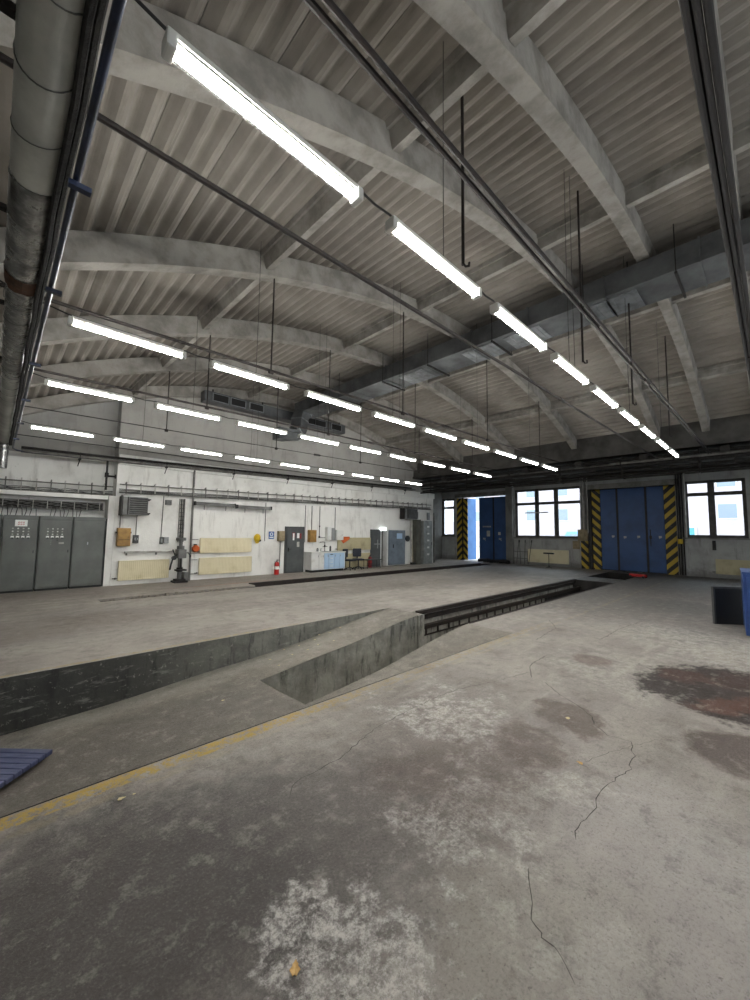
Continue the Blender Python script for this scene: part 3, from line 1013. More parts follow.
t = thing('pipe_run', 'pair of lagged heating pipes on brackets across the gable wall below the lamps', 'pipe', (.5, 14.55, 3.95))
for dz, dy, r, m in ((.0, .02, .05, 'pipe_grey'), (.1, .06, .04, 'grime_pipe')):
    mb = MB(); mb.tube([(-.1, dy, dz-.02), (2, dy, dz), (8, dy, dz+.12), (16.6, dy, dz+.30)], r, 10)
    mb.build('lagged_pipe', M[m], t, smooth=True)
for x in (1.2, 3.6, 6.0, 8.4, 10.8, 13.4, 16):
    mb = MB(); mb.box(x, x+.05, -.05, .19, .02*x-.12, .02*x-.07); mb.tube([(x+.02, -.04, .02*x-.1), (x+.02, .0, .02*x+.1)], .012, 5)
    mb.tube([(x+.02, -.03, .02*x-.1), (x-.02, .03, .02*x-.32)], .014, 5)
    mb.build('pipe_bracket', M['steel_dark'], t)
t = thing('stop_valve', 'small stop valve on a short vertical pipe above the right-hand cabinet', 'valve', (2.42, 14.55, 3.1))
mb = MB(); mb.tube([(0, 0, -.1), (0, 0, .82)], .03, 8); mb.build('riser', M['grime_pipe'], t)
mb = MB(); mb.cyl((0, 0, .3), .055, .14, 10); mb.cyl((0, 0, .34), .03, .22, 8, 'x'); mb.build('valve_body', M['steel_dark'], t)
mb = MB(); mb.cyl((.22, 0, .34), .07, .02, 14, 'x'); mb.build('handwheel', M['steel_dark'], t)

# cable ladder along the gable
def ladder(name, lab, xa, xb, z, zs, y, step, posts=True):
    t = thing(name, lab, 'cable tray', (xa, y, z))
    L = xb-xa
    mb = MB(); mb.tube([(0, 0, 0), (L, 0, zs)], .02, 6); mb.build('rail', M['pipe_grey'], t)
    mb = MB(); mb.tube([(0, 0, .27), (L, 0, zs+.27)], .02, 6); mb.build('rail', M['pipe_grey'], t)
    n = int(L/step)
    for k in range(n):
        x = (k+.4)*step
        zz = zs*x/L
        mb = MB(); mb.box(x, x+.03, -.012, .012, zz-.03, zz+.36); mb.box(x, x+.03, 0, .1, zz+.30, zz+.33)
        mb.build('rung', M['pipe_white'] if k % 3 else M['pipe_grey'], t)
    mb = MB()
    for q in range(3):
        mb.tube([(L*i/14, .04+.01*q, .03+.04*q+zs*i/14+.015*math.sin(i*2.2+q)) for i in range(15)], .014, 5)
    mb.build('cables', M['grey_dark'], t)
    return t
ladder('cable_ladder', 'open cable ladder on the wall above the control cabinets', .0, 2.7, 2.86, .02, YG+.25, .33)
ladder('cable_ladder', 'long open cable ladder running along the white gable wall above the radiators', 2.8, EX-.4, 2.95, .25, YG-.14, .42)
t = thing('cable_trough', 'dark wire trough full of loose cables directly above the control cabinets', 'cable tray', (0.0, YG+.3, 2.36))
mb = MB(); mb.box(-.3, 2.5, 0, .2, 0, .02); mb.box(-.3, 2.5, .2, .22, 0, .26); mb.build('trough', M['pipe_grey'], t)
mb = MB()
for q in range(6):
    mb.tube([(-.3+2.75*i/20, .03+.025*q, .05+.03*q+.03*math.sin(i*1.7+q*2)) for i in range(21)], .013, 5)
mb.build('loose_cables', M['grime_pipe'], t)
for k in range(9):
    mb = MB(); mb.box(-.2+k*.32, -.18+k*.32, -.01, 0, 0, .26); mb.build('trough_bar', M['pipe_white'], t)
t = thing('cable_drop', 'loose cables dropping from the trough into the control cabinet tops', 'cable')
for k in range(16):
    x = .12+k*.1+(.25 if k > 7 else 0)
    mb = MB(); mb.tube([(x, YG+.28, 2.42), (x+.02, YG+.18, 2.32+.03*math.sin(k)), (x+.03*math.sin(k*2), YG+.12, 2.14)], .011, 5)
    mb.build('cable', M['grime_pipe'] if k % 2 else M['pipe_grey'], t)

# ------------------------------------------------------------------ control cabinets
edges = [-.44, hit(3, 516, 1, YG).x, hit(40, 515, 1, YG).x, hit(74, 516, 1, YG).x, hit(106.5, 517, 1, YG).x]
edges[1] = .16
labs = ['grey-green control cabinet cut by the left picture edge', 'grey-green control cabinet with red and white sign over four rows of knobs',
        'middle grey-green control cabinet with knobs but no sign', 'plain grey-green cabinet with one small lock, beside the white wall corner']
for k in range(4):
    a, b = edges[k]+.008, edges[k+1]-.008
    w = b-a
    t = thing('control_cabinet', labs[k], 'cabinet', (a, YG, 0), 0, 'row of grey-green control cabinets')
    mb = MB(); mb.box(0, w, 0, .5, .06, 2.12); mb.box(-.0, w, -.012, .5, 2.04, 2.14)
    mb.build('body', M['cab'], t, bevel=.006)
    mb = MB(); mb.box(.01, w-.01, .03, .47, 0, .06); mb.build('plinth', M['cab_dark'], t)
    mb = MB(); mb.box(.028, w-.028, -.02, -.001, .11, 2.0)
    d = mb.build('door', M['cab'], t, bevel=.005)
    mb = MB(); mb.box(w-.02, w-.006, -.006, .0, .08, 2.03); mb.build('edge_seal', M['cab_dark'], t)
    if k in (1, 2):
        # four columns: three rows of round indicator lamps, one row of black turning knobs on white plates
        cx = w*.5 if k == 1 else w*.47
        for i in range(4):
            for j in range(4):
                x = cx-.165+.11*i; z = 1.77-j*.08
                mb = MB()
                if j < 3:
                    mb.cyl((x, -.035, z), .020, .016, 10, 'y')
                    mb.build('indicator_lamp', M['white'] if (i+j) % 2 else M['pipe_white'], d)
                else:
                    mb.box(x-.035, x+.035, -.024, -.0201, z-.02, z+.035)
                    p = mb.build('knob_plate', M['sign_white'], d)
                    mb = MB(); mb.cyl((x, -.055, z-.03), .024, .035, 10, 'y')
                    mb.build('turning_knob', M['black'], p)
    if k == 1:
        mb = MB(); mb.box(cx-.13, cx+.13, -.024, -.0201, 1.83, 2.01-.0)
        p = mb.build('warning_sign', M['sign_white'], d)
        mb = MB()
        for q in range(2):
            for c in range(3):
                x = cx-.075+c*.05+q*.0; z = 1.94-q*.055
                mb.add([(x, -.0255, z-.018), (x+.012, -.0255, z-.018), (x+.030, -.0255, z+.018), (x+.018, -.0255, z+.018)], [(0, 1, 2, 3)])
                mb.add([(x+.02, -.0255, z-.018), (x+.032, -.0255, z-.018), (x+.050, -.0255, z+.018), (x+.038, -.0255, z+.018)], [(0, 1, 2, 3)])
                mb.add([(x+.018, -.0255, z+.010), (x+.045, -.0255, z+.010), (x+.049, -.0255, z+.018), (x+.022, -.0255, z+.018)], [(0, 1, 2, 3)])
        mb.build('red_lettering', M['red'], p)
    if k == 2:
        for z in (1.42, 1.37, 1.32):
            mb = MB(); mb.cyl((cx-.08, -.03, z), .012, .012, 8, 'y'); mb.build('push_button', M['grey_box'], d)
        mb = MB(); mb.cyl((cx+.06, -.04, 1.44), .018, .022, 8, 'y'); mb.build('push_button', M['black'], d)
        mb = MB(); mb.box(cx+.1, cx+.22, -.028, -.02, 1.33, 1.38); mb.build('name_plate', M['pipe_white'], d)
    hx = w-.09 if k != 3 else w*.45
    mb = MB(); mb.box(hx, hx+.022, -.04, -.02, 1.30 if k == 3 else 1.08, 1.38 if k == 3 else 1.16); mb.build('lock_handle', M['black'] if k != 3 else M['stain_steel'], d)
mb = MB(); mb.box(edges[4], edges[4]+.1, YG+.06, YG+.5, 0, 2.12)  # no real panel: dark strip stands for the shaded gap
mb.build('gap_shade_panel', M['cab_dark'], label='dark strip standing for the shaded gap between the last cabinet and the wall corner', category='panel')

# ------------------------------------------------------------------ radiators
def radiator(w, h, m=None):
    m = m or M['rad']
    t = thing('radiator', '', 'radiator')
    mb = MB()
    n = max(6, int(w/.055))
    poly = [(0, -.005)]
    for i in range(n):
        a = w*i/n; b = w*(i+1)/n
        poly += [(a+(b-a)*.15, -.013), (a+(b-a)*.75, -.013), (a+(b-a)*.9, -.007)]
    poly += [(w, -.005), (w, .05), (0, .05)]
    mb.prism([(x, y-.09) for x, y in poly], 0, h)
    mb.build('front_panel', m, t)
    mb = MB(); mb.box(-.006, w+.006, -.115, -.02, h-.0, h+.018); mb.build('top_grille', m, t)
    for x in (-.012, w):
        mb = MB(); mb.box(x, x+.012, -.112, -.025, 0, h+.01); mb.build('side_cover', m, t)
    for x in (w*.2, w*.8):
        mb = MB(); mb.box(x, x+.03, -.04, 0, h*.2, h*.85); mb.build('wall_hook', M['pipe_grey'], t)
    mb = MB(); mb.tube([(-.012, -.06, h*.12), (-.12, -.06, h*.12), (-.14, -.02, h*.12)], .014, 6); mb.cyl((-.08, -.06, h*.12-.03), .022, .06, 8)
    mb.build('valve', M['pipe_grey'], t)
    return t
def place_rad(rect, lab, wall='g', m=None, d=0):
    a, b, z0, z1 = rect
    if wall == 'g':
        t = radiator(b-a, z1-z0, m); t.location = (a, YG-d, z0)
    else:
        t = radiator(a-b, z1-z0, m); t.location = (XD-d, a, z0); t.rotation_euler = (0, 0, RG)
    t['label'] = lab
    t['group'] = 'cream panel radiators'
    return t
place_rad(rg(118, 560.5, 167.5, 579), 'long low cream radiator under the fan heater, left of the standing drill')
place_rad(rg(199.5, 538.5, 250, 552.5), 'upper cream radiator of the stacked pair right of the standing drill')
place_rad(rg(198.5, 557.5, 250, 573), 'lower cream radiator of the stacked pair right of the standing drill')
r4 = place_rad(rg(337, 538, 369, 550), 'cream radiator with an orange cloth over its left end', 'g', M['rad_dirty'])
place_rad(rg(345, 553.5, 368.5, 567), 'low cream radiator half hidden behind the dark chairs', 'g', M['rad_dirty'])
place_rad(rd(529, 550, 569, 563), 'cream radiator under the triple window between the two gates', 'd', M['rad'])
place_rad((hit(716, 560, 0, XD).y, .2, .18, .80), 'cream radiator under the window at the right picture edge', 'd', M['rad_dirty'])
a, b, z0, z1 = rg(337.5, 537.5, 348, 543)
mb = MB()
mb.add([(a, YG-.13, z1+.03), (b, YG-.13, z1+.03), (b, YG-.05, z1+.04), (a, YG-.05, z1+.04), (a+.1, YG-.135, z1-.12), (a+.25, YG-.137, z0-.02), (b-.25, YG-.137, z0+.06), (b-.02, YG-.135, z1-.08)], [(0, 1, 2, 3), (0, 4, 5, 6, 7, 1)])
o = mb.build('cloth', M['orange'], label='orange cloth hung over the dirty cream radiator', category='cloth')
md = o.modifiers.new('thick', 'SOLIDIFY'); md.thickness = .006

# ------------------------------------------------------------------ fan heaters
def fan_heater(w, h, lab):
    t = thing('fan_heater', lab, 'heater', group='wall fan heaters')
    mb = MB(); mb.box(0, w, -.42, -.10, 0, h)
    mb.build('casing', M['heater'], t, bevel=.01)
    mb = MB(); mb.box(w*.28, w-.02, -.425, -.4205, .03, h-.03); g = mb.build('louvre_opening', M['black'], t)
    for k in range(7):
        z = .05+(h-.1)*(k+.5)/7
        mb = MB(); mb.add([(w*.29, -.43, z), (w-.03, -.43, z), (w-.03, -.455, z-.035), (w*.29, -.455, z-.035), (w*.29, -.43, z+.006), (w-.03, -.43, z+.006), (w-.03, -.457, z-.03), (w*.29, -.457, z-.03)],
                         [(0, 1, 2, 3), (4, 5, 6, 7), (0, 1, 5, 4), (3, 2, 6, 7), (0, 3, 7, 4), (1, 2, 6, 5)])
        mb.build('louvre', M['heater'], g)
    mb = MB(); mb.box(w*.2, w*.24, -.44, -.42, 0, h); mb.box(-.02, .02, -.44, -.08, -.02, h+.02)
    mb.build('side_frame', M['steel_dark'], t)
    for x in (.08, w-.1):
        mb = MB(); mb.box(x, x+.03, -.12, 0, h*.4, h*.5); mb.build('wall_bracket', M['steel_dark'], t)
    for z in (.05, h-.06):
        mb = MB(); mb.tube([(w, -.2, z), (w+.1, -.2, z), (w+.12, -.2, z+.02), (w+.12, -.04, z+.02)], .018, 6); mb.cyl((w+.06, -.2, z-.035), .03, .07, 8)
        mb.build('feed_pipe', M['steel_dark'], t)
    return t
a, b, z0, z1 = rg(122, 497, 148, 515, YG-.4)
fan_heater(b-a, z1-z0, 'grey louvred fan heater on the white wall above an ochre box').location = (a, YG, z0)
a, b, z0, z1 = rg(403, 509, 416, 519, YG-.3)
fan_heater(b-a, z1-z0, 'dark louvred fan heater high near the far end of the gable wall').location = (a, YG, z0)

# ------------------------------------------------------------------ small wall things on the gable
def conduit(pts, r=.012, lab='', m='pipe_grey', cat='conduit'):
    mb = MB(); mb.tube(pts, r, 6)
    return mb.build('conduit', M[m], label=lab, category=cat)
def gbox(rect, depth, m, name, lab, cat, wall='g', lid=True, extra=None):
    a, b, z0, z1 = rect
    w = abs(b-a); h = z1-z0
    if wall == 'g':
        t = thing(name, lab, cat, (a, YG, z0))
    else:
        t = thing(name, lab, cat, (XD, a, z0), RG)
    mb = MB(); mb.box(0, w, -depth, -.001, 0, h); mb.build('casing', M[m], t, bevel=min(.01, w*.08))
    if lid:
        mb = MB(); mb.box(w*.07, w*.93, -depth-.012, -depth-.001, h*.06, h*.94)
        d = mb.build('lid', M[m], t, bevel=.004)
        mb = MB(); mb.cyl((w*.8, -depth-.024, h*.5), .012, .012, 8, 'y'); mb.build('lock', M['steel_dark'], d)
    return t
t = gbox(rg(116, 528, 129, 546), .22, 'ochre', 'switch_box', 'ochre switch box on the white wall, left below the fan heater', 'switch box')
w = rg(116, 528, 129, 546); h = w[3]-w[2]
mb = MB(); mb.box(.02, w[1]-w[0]-.02, -.24, -.22, h*.35, h*.37); mb.build('cover_strip', M['rust_rod'], t)
mb = MB(); mb.box(-.04, 0, -.12, -.05, h*.7, h*.8); mb.box(w[1]-w[0], w[1]-w[0]+.04, -.12, -.05, h*.7, h*.8); mb.build('side_lug', M['rust_rod'], t)
a, b, z0, z1 = rg(132.5, 535, 138, 543)
t = gbox((a, b, z0, z1), .1, 'grey_dark', 'rotary_switch', 'dark grey rotary switch just right of the ochre box', 'switch', lid=False)
mb = MB(); mb.cyl(((b-a)/2, -.13, (z1-z0)/2), .05, .03, 12, 'y'); k_ = mb.build('dial', M['grey_box'], t)
mb = MB(); mb.box((b-a)/2-.01, (b-a)/2+.01, -.15, -.13, (z1-z0)/2-.045, (z1-z0)/2+.045); mb.build('dial_grip', M['black'], k_)
x = (a+b)/2
conduit([(x, YG-.03, z1), (x, YG-.03, 2.2), (x, YG-.1, 2.35)], .012, 'short grey conduit from the rotary switch up to the fan heater')
a, b, z0, z1 = rg(116, 528, 129, 546)
conduit([((a+b)/2-.1, YG-.04, z1), ((a+b)/2-.1, YG-.04, 2.9)], .014, 'grey conduit from the ochre box up to the cable ladder')
a, b, z0, z1 = rg(159.5, 537, 162, 544)
t = gbox((a, b+.02, z0, z1), .06, 'grey_dark', 'wall_switch', 'small dark wall switch at the end of a long conduit', 'switch', lid=False)
mb = MB(); mb.box(.02, (b-a), -.075, -.06, .05, (z1-z0)-.05); mb.build('rocker', M['grey_box'], t)
conduit([(a+.03, YG-.03, z1), (a+.05, YG-.03, 2.95)], .013, 'long grey conduit right of the fan heater')
gbox(rg(163, 537, 168, 543), .09, 'grey_box', 'junction_box', 'pale grey junction box beside the small dark wall switch', 'box')
gbox(rg(165, 500, 171, 505), .1, 'heater', 'junction_box', 'small grey junction box just under the cable ladder, right of the fan heater', 'box')
a, b, z0, z1 = rg(124, 549, 190, 554)
t = thing('wall_shelf', 'narrow white shelf rail above the long low radiator', 'shelf', (a, YG, (z0+z1)/2))
mb = MB(); mb.box(0, b-a-.3, -.09, 0, -.03, .03); mb.build('board', M['pipe_white'], t, bevel=.004)
for x in (.05, (b-a)*.45, b-a-.4):
    mb = MB(); mb.box(x, x+.03, -.08, 0, -.1, -.03); mb.build('support', M['pipe_grey'], t)

# vertical cable ladder down to the drill
a, b, z0, z1 = rg(178.5, 499, 183.5, 542)
t = thing('riser_ladder', 'narrow vertical cable ladder on the wall above the standing drill', 'cable tray', (a, YG-.05, z0))
for x in (0, b-a):
    mb = MB(); mb.box(x-.012, x+.012, -.02, .03, 0, z1-z0); mb.build('rail', M['pipe_grey'], t)
for k in range(11):
    z = (z1-z0)*(k+.5)/11
    mb = MB(); mb.box(0, b-a, -.01, .02, z-.012, z+.012); mb.build('rung', M['pipe_grey'], t)
mb = MB(); mb.tube([(.06, 0, 0), (.07, 0, .8), (.06, 0, z1-z0)], .02, 6); mb.tube([(.13, 0, 0), (.12, 0, .8), (.13, 0, z1-z0)], .016, 6)
mb.build('cables', M['grime_pipe'], t)

# standing drill press
xc = (hit(180, 560, 1, YG-.35).x)
t = thing('standing_drill', 'dark pillar drill with lever arms standing against the white gable wall', 'machine', (xc, YG-.38, 0))
mb = MB(); mb.box(-.22, .22, -.2, .2, 0, .06); mb.box(-.16, .16, -.15, .15, .06, .12); mb.build('base', M['steel_dark'], t, bevel=.01)
mb = MB(); mb.cyl((0, .03, .12), .07, 1.0, 14); mb.build('column', M['heater'], t, smooth=True)
mb = MB(); mb.box(-.13, .13, -.2, .16, .82, 1.12); mb.cyl((0, .02, 1.12), .12, .12, 16); mb.cyl((0, .02, 1.42), .16, .1, 16); mb.cyl((0, .02, 1.22), .06, .2, 12)
mb.build('drill_head', M['heater'], t, bevel=.012)
mb = MB(); mb.cyl((-.02, -.13, .58), .025, .24, 10); mb.cyl((-.02, -.13, .5), .04, .1, 10, r1=.02); mb.build('spindle', M['steel_dark'], t)
mb = MB(); mb.box(-.18, .14, -.26, -.02, .40, .45); mb.cyl((0, .03, .36), .1, .14, 12); mb.build('work_table', M['steel_dark'], t)
mb = MB(); mb.tube([(-.13, -.08, .95), (-.26, -.12, .88), (-.34, -.16, .62), (-.36, -.14, .45)], .028, 8); mb.tube([(-.2, -.1, .92), (-.3, -.14, 1.12)], .022, 7); mb.cyl((-.24, -.16, .84), .07, .1, 12, 'y')
mb.build('feed_lever', M['black'], t)
mb = MB(); mb.tube([(.13, 0, .98), (.24, -.02, 1.0), (.3, -.04, .9)], .018, 7); mb.cyl((.3, -.06, .84), .03, .08, 8); mb.build('side_handle', M['steel_dark'], t)
mb = MB(); mb.box(.16, .3, .02, .3, .0, .32); mb.build('motor_box', M['heater'], t, bevel=.01)

x = hit(191, 540, 1, YG-.08).x
mb = MB(); mb.tube([(x, YG-.09, 0), (x, YG-.09, 3.95)], .035, 10)
mb.build('drain_pipe', M['pipe_grey'], smooth=True, label='tall grey vertical pipe between the drill and the stacked radiators', category='pipe')
t = thing('pipe_manifold', 'horizontal feed pipes left of the stacked radiators', 'pipe', (x, YG, 0))
for z in (.22, .72, .95, 1.45):
    mb = MB(); mb.tube([(0, -.09, z), (.1, -.07, z), (.26, -.07, z)], .013, 6); mb.build('feed_pipe', M['pipe_grey'], t)
a, b, z0, z1 = rg(192.5, 544, 197, 553)
t = thing('fire_hose_bell', 'small orange wall bell left of the upper stacked radiator', 'bell', ((a+b)/2, YG, z0))
mb = MB(); mb.cyl((0, -.16, (z1-z0)/2), .11, .10, 16, 'y', .13); mb.build('dome', M['orange'], t, smooth=True)
mb = MB(); mb.box(-.05, .05, -.06, 0, (z1-z0)/2-.05, z1-z0); mb.build('mount', M['rust_rod'], t)

# radiant strip heaters
for (x0_, x1_, ya, yb, lab) in ((194.5, 235, 501, 506, 'left grey radiant heater tube hung above the stacked radiators'), (236.5, 271, 504.5, 509, 'right grey radiant heater tube hung above the stacked radiators')):
    a, b, z0, z1 = rg(x0_, ya, x1_, yb, YG-.2)
    t = thing('radiant_heater', lab, 'heater', (a, YG-.2, z0), group='radiant heater tubes')
    mb = MB()
    prof_ = [(-.09, 0), (-.06, .09), (0, .12), (.06, .09), (.09, 0)]
    mb.prism([(y, z) for y, z in prof_], 0, b-a, 'x')
    mb.build('reflector', M['heater'], t, smooth=False)
    for x in (0, b-a-.03):
        mb = MB(); mb.box(x, x+.03, -.1, .1, -.01, .13); mb.build('end_plate', M['steel_dark'], t)
    for x in (.35, b-a-.35):
        mb = MB(); mb.tube([(x, 0, -.16), (x, 0, .0)], .012, 5); mb.tube([(x, .1, .06), (x, .2, .08)], .012, 5); mb.build('bracket', M['steel_dark'], t)

a, b, z0, z1 = rg(253.5, 534, 260, 542)
t = thing('safety_helmet', 'yellow safety helmet hanging on the white wall right of the stacked radiators', 'helmet', ((a+b)/2, YG-.03, (z0+z1)/2))
mb = MB()
for i in range(5):
    th0, th1 = math.pi/2*i/5, math.pi/2*(i+1)/5
    for j in range(14):
        p0, p1 = 2*math.pi*j/14, 2*math.pi*(j+1)/14
        P = lambda th, p: (.13*math.cos(th)*math.cos(p), -.12*math.sin(th)-.02, .15*math.cos(th)*math.sin(p))
        mb.add([P(th0, p0), P(th0, p1), P(th1, p1), P(th1, p0)], [(0, 1, 2, 3)])
mb.build('shell', M['helmet'], t, smooth=True)
mb = MB(); mb.prism([(.15*math.cos(2*math.pi*j/16), .17*math.sin(2*math.pi*j/16)-(.05 if j in (11, 12, 13) else 0)) for j in range(16)], -.022, -.012, 'y'); mb.build('brim', M['helmet'], t)
mb = MB(); mb.cyl((.1, -.06, -.1), .05, .05, 10, 'y'); mb.build('ear_cup', M['black'], t)
x = hit(265, 520, 1, YG).x; zb = hit(265, 541, 1, YG).z
conduit([(x, YG-.03, zb), (x, YG-.03, 2.95)], .012, 'thin conduit ending in a knob, right of the yellow helmet', 'grey_dark')
a, b, z0, z1 = rg(268.7, 531.5, 274, 539)
t = thing('mandatory_sign', 'small blue and white safety notice between the conduit and the door', 'sign', (a, YG, z0))
mb = MB(); mb.box(0, b-a, -.012, -.001, 0, z1-z0); mb.build('plate', M['sign_blue'], t)
mb = MB(); mb.prism([((b-a)/2+.075*math.cos(2*math.pi*j/16), (z1-z0)*.64+.075*math.sin(2*math.pi*j/16)) for j in range(16)], -.0135, -.0125, 'y'); mb.box(.03, b-a-.03, -.0135, -.0125, .05, .09); c_ = mb.build('pictogram', M['sign_white'], t)
mb = MB(); mb.prism([((b-a)/2+.045*math.cos(2*math.pi*j/12), (z1-z0)*.64+.05*math.sin(2*math.pi*j/12)) for j in range(12)], -.0155, -.014, 'y'); mb.build('head_shape', M['sign_blue'], c_)
gbox(rg(277, 531, 283, 541), .16, 'boxbrown', 'switch_box', 'beige-brown box on the wall just left of the dark grey door', 'switch box')
a, b, z0, z1 = rg(277, 531, 283, 541)
conduit([((a+b)/2, YG-.04, .25), ((a+b)/2, YG-.04, z0)], .016, 'grey conduit rising from behind the fire extinguisher to the beige-brown box')

def extinguisher(x, y, lab, h=.62, m='red'):
    t = thing('fire_extinguisher', lab, 'fire extinguisher', (x, y, 0))
    mb = MB(); mb.tube([(0, 0, 0), (0, 0, .02), (0, 0, h*.72), (0, 0, h*.80), (0, 0, h*.84)], .1, 18)
    # taper the shoulder
    k = len(mb.v)//5
    for i, s_ in ((0, .92), (3, .75), (4, .35)):
        for j in range(18):
            q = mb.v[i*18+j]; mb.v[i*18+j] = (q[0]*s_, q[1]*s_, q[2])
    mb.build('cylinder', M[m], t, smooth=True)
    mb = MB(); mb.cyl((0, 0, h*.84), .025, h*.08, 10); mb.box(-.02, .10, -.012, .012, h*.92, h*.95); mb.box(-.02, .09, -.012, .012, h*.98, h*1.0)
    mb.build('valve_handle', M['black'], t)
    mb = MB(); mb.tube([(-.02, 0, h*.9), (-.1, -.03, h*.88), (-.125, -.05, h*.6), (-.11, -.06, h*.3)], .012, 7); mb.build('hose', M['black'], t)
    mb = MB(); mb.tube([(0, 0, h*.35), (0, 0, h*.55)], .102, 18, False); mb.build('label_band', M['sign_white'] if m == 'red' else M['red'], t)
    return t
x = hit(276.5, 574, 1, YG-.25).x
extinguisher(x, YG-.25, 'red fire extinguisher on the floor left of the dark grey door', .62)
x = hit(370, 566, 1, YG-.2).x
extinguisher(x, YG-.2, 'dull red fire extinguisher on the floor left of the open double door', .66, 'red_dark')

# grey door with notices
a, b, z0, z1 = rg(285, 528, 302.5, 573)
t = thing('door_1', '', 'door', (a, YG, 0)); t['kind'] = 'structure'
for k in ('label', 'category'): del t[k]
w = b-a
mb = MB(); mb.box(-.04, w+.04, -.05, -.001, 0, 1.99); mb.build('door_frame', M['grey_dark'], t)
mb = MB(); mb.box(.03, w-.03, -.075, -.051, .02, 1.93); d = mb.build('door_leaf', M['door_grey'], t, bevel=.004)
mb = MB(); mb.box(.09, .13, -.10, -.075, .92, 1.08); mb.tube([(.11, -.1, 1.02), (.11, -.13, 1.02), (.22, -.13, 1.02)], .01, 6); mb.build('door_handle', M['steel_dark'], d)
for (fx, fz, fw_, fh, m) in ((.33, 1.62, .14, .22, 'red_dark'), (.36, 1.55, .08, .30, 'sign_white'), (.60, 1.60, .12, .22, 'sign_white'), (.74, 1.58, .1, .24, 'red_dark'), (.60, 1.22, .13, .22, 'pipe_white')):
    mb = MB(); mb.box(fx*w, fx*w+fw_, -.078-random.random()*.003, -.0755, fz-fh/2, fz+fh/2)
    mb.build('notice', M[m], d)

gbox(rg(307.5, 530, 314, 542), .2, 'ochre', 'switch_box', 'dark ochre switch box above the kitchen units', 'switch box')
a, b, z0, z1 = rg(307.5, 530, 314, 542)
conduit([((a+b)/2, YG-.05, z1), ((a+b)/2, YG-.05, 2.95)], .016, 'grey conduit from the dark ochre box up to the cable ladder')
x = hit(304.5, 535, 1, YG).x
conduit([(x, YG-.03, 1.3), (x, YG-.03, 2.95)], .012, 'thin conduit ending in a switch right of the dark grey door', 'grey_dark')

# kitchen unit: white end door, pale blue fronts, drawers
a, b, z0, z1 = rg(304.5, 553, 343, 570, YG-.5)
a += .32; b += .08
t = thing('kitchen_unit', 'low white and pale blue kitchen unit with sink under wall boxes', 'cabinet', (a, YG, 0))
w = b-a
mb = MB(); mb.box(0, w, -.55, -.001, .1, .84); mb.build('carcass', M['white'], t, bevel=.006)
mb = MB(); mb.box(.04, w-.04, -.48, -.05, 0, .1); mb.build('plinth', M['cab_dark'], t)
mb = MB(); mb.box(-.02, w+.02, -.59, 0, .84, .88); mb.build('worktop', M['white'], t, bevel=.004)
fx = 0.02
for k, (fr, m) in enumerate(((.20, 'white'), (.15, 'white'), (.13, 'pale_blue'))):
    mb = MB(); mb.box(fx, fx+w*fr-.012, -.57, -.551, .12, .82); d = mb.build('cupboard_door', M[m], t, bevel=.003)
    mb = MB(); mb.box(fx+w*fr-.06, fx+w*fr-.04, -.585, -.57, .66, .74); mb.build('knob', M['stain_steel'], d)
    fx += w*fr
for k in range(4):
    mb = MB(); mb.box(fx, fx+w*.17, -.57, -.551, .125+k*.175, .29+k*.175); d = mb.build('drawer', M['pale_blue'], t, bevel=.003)
    mb = MB(); mb.box(fx+.08, fx+w*.17-.08, -.582, -.57, .22+k*.175, .25+k*.175); mb.build('drawer_pull', M['white'] if k < 3 else M['black'], d)
fx += w*.17+.01
for k, (fr, m) in enumerate(((.16, 'pale_blue'), (.155, 'pale_blue'))):
    mb = MB(); mb.box(fx, fx+w*fr-.012, -.57, -.551, .12, .82); d = mb.build('cupboard_door', M[m], t, bevel=.003)
    mb = MB(); mb.box(fx+.03, fx+.05, -.585, -.57, .66, .74); mb.build('knob', M['stain_steel'], d)
    fx += w*fr
mb = MB(); mb.box(w*.45, w*.8, -.50, -.12, .875, .89); mb.build('sink', M['stain_steel'], t)
KX = a; KW = w
t = thing('sink_tap', 'dark long-necked tap standing behind the kitchen sink', 'tap', (a+w*.55, YG-.1, .88))
mb = MB(); mb.tube([(0, 0, 0), (0, 0, .38), (-.02, -.02, .42), (-.2, -.12, .44), (-.42, -.2, .43), (-.44, -.2, .40)], .014, 7); mb.build('spout', M['steel_dark'], t)
mb = MB(); mb.cyl((0, -.0, .2), .035, .1, 10); mb.tube([(-.12, 0, .22), (.14, 0, .22)], .014, 6); mb.build('tap_body', M['steel_dark'], t)
for (fx, lab, r_, h_, m) in ((.30, 'small grey can on the kitchen worktop, left of the tap', .05, .13, 'grey_box'), (.68, 'dark bottle on the kitchen worktop, right of the tap', .04, .22, 'grey_dark'), (.40, 'short white cup on the kitchen worktop', .045, .1, 'white')):
    t = thing('container', lab, 'container', (KX+KW*fx, YG-.2, .89))
    mb = MB(); mb.cyl((0, 0, 0), r_, h_, 12); mb.build('body', M[m], t, smooth=True)
    mb = MB(); mb.cyl((0, 0, h_), r_*.6, .025, 10); mb.build('cap', M['black'], t)
gbox(rg(325, 527, 329, 540), .2, 'white', 'water_heater', 'narrow white wall boiler above the sink, left of the grey panel', 'boiler', lid=False)
gbox(rg(330, 528, 333.5, 540), .14, 'grey_box', 'fuse_panel', 'grey fuse panel between the two white wall boxes', 'box')
gbox(rg(334, 530, 341, 540), .2, 'white', 'wall_cupboard', 'white wall box with label, right above the kitchen unit', 'box')
x = hit(319, 530, 1, YG).x
t = thing('pipe_pair', 'dark water pipes with stop cocks on the wall above the sink', 'pipe', (x, YG-.04, 0))
for dx in (0, .9):
    mb = MB(); mb.tube([(dx, 0, 1.5), (dx, 0, 2.95)], .014, 6); mb.build('riser', M['grey_dark'], t)
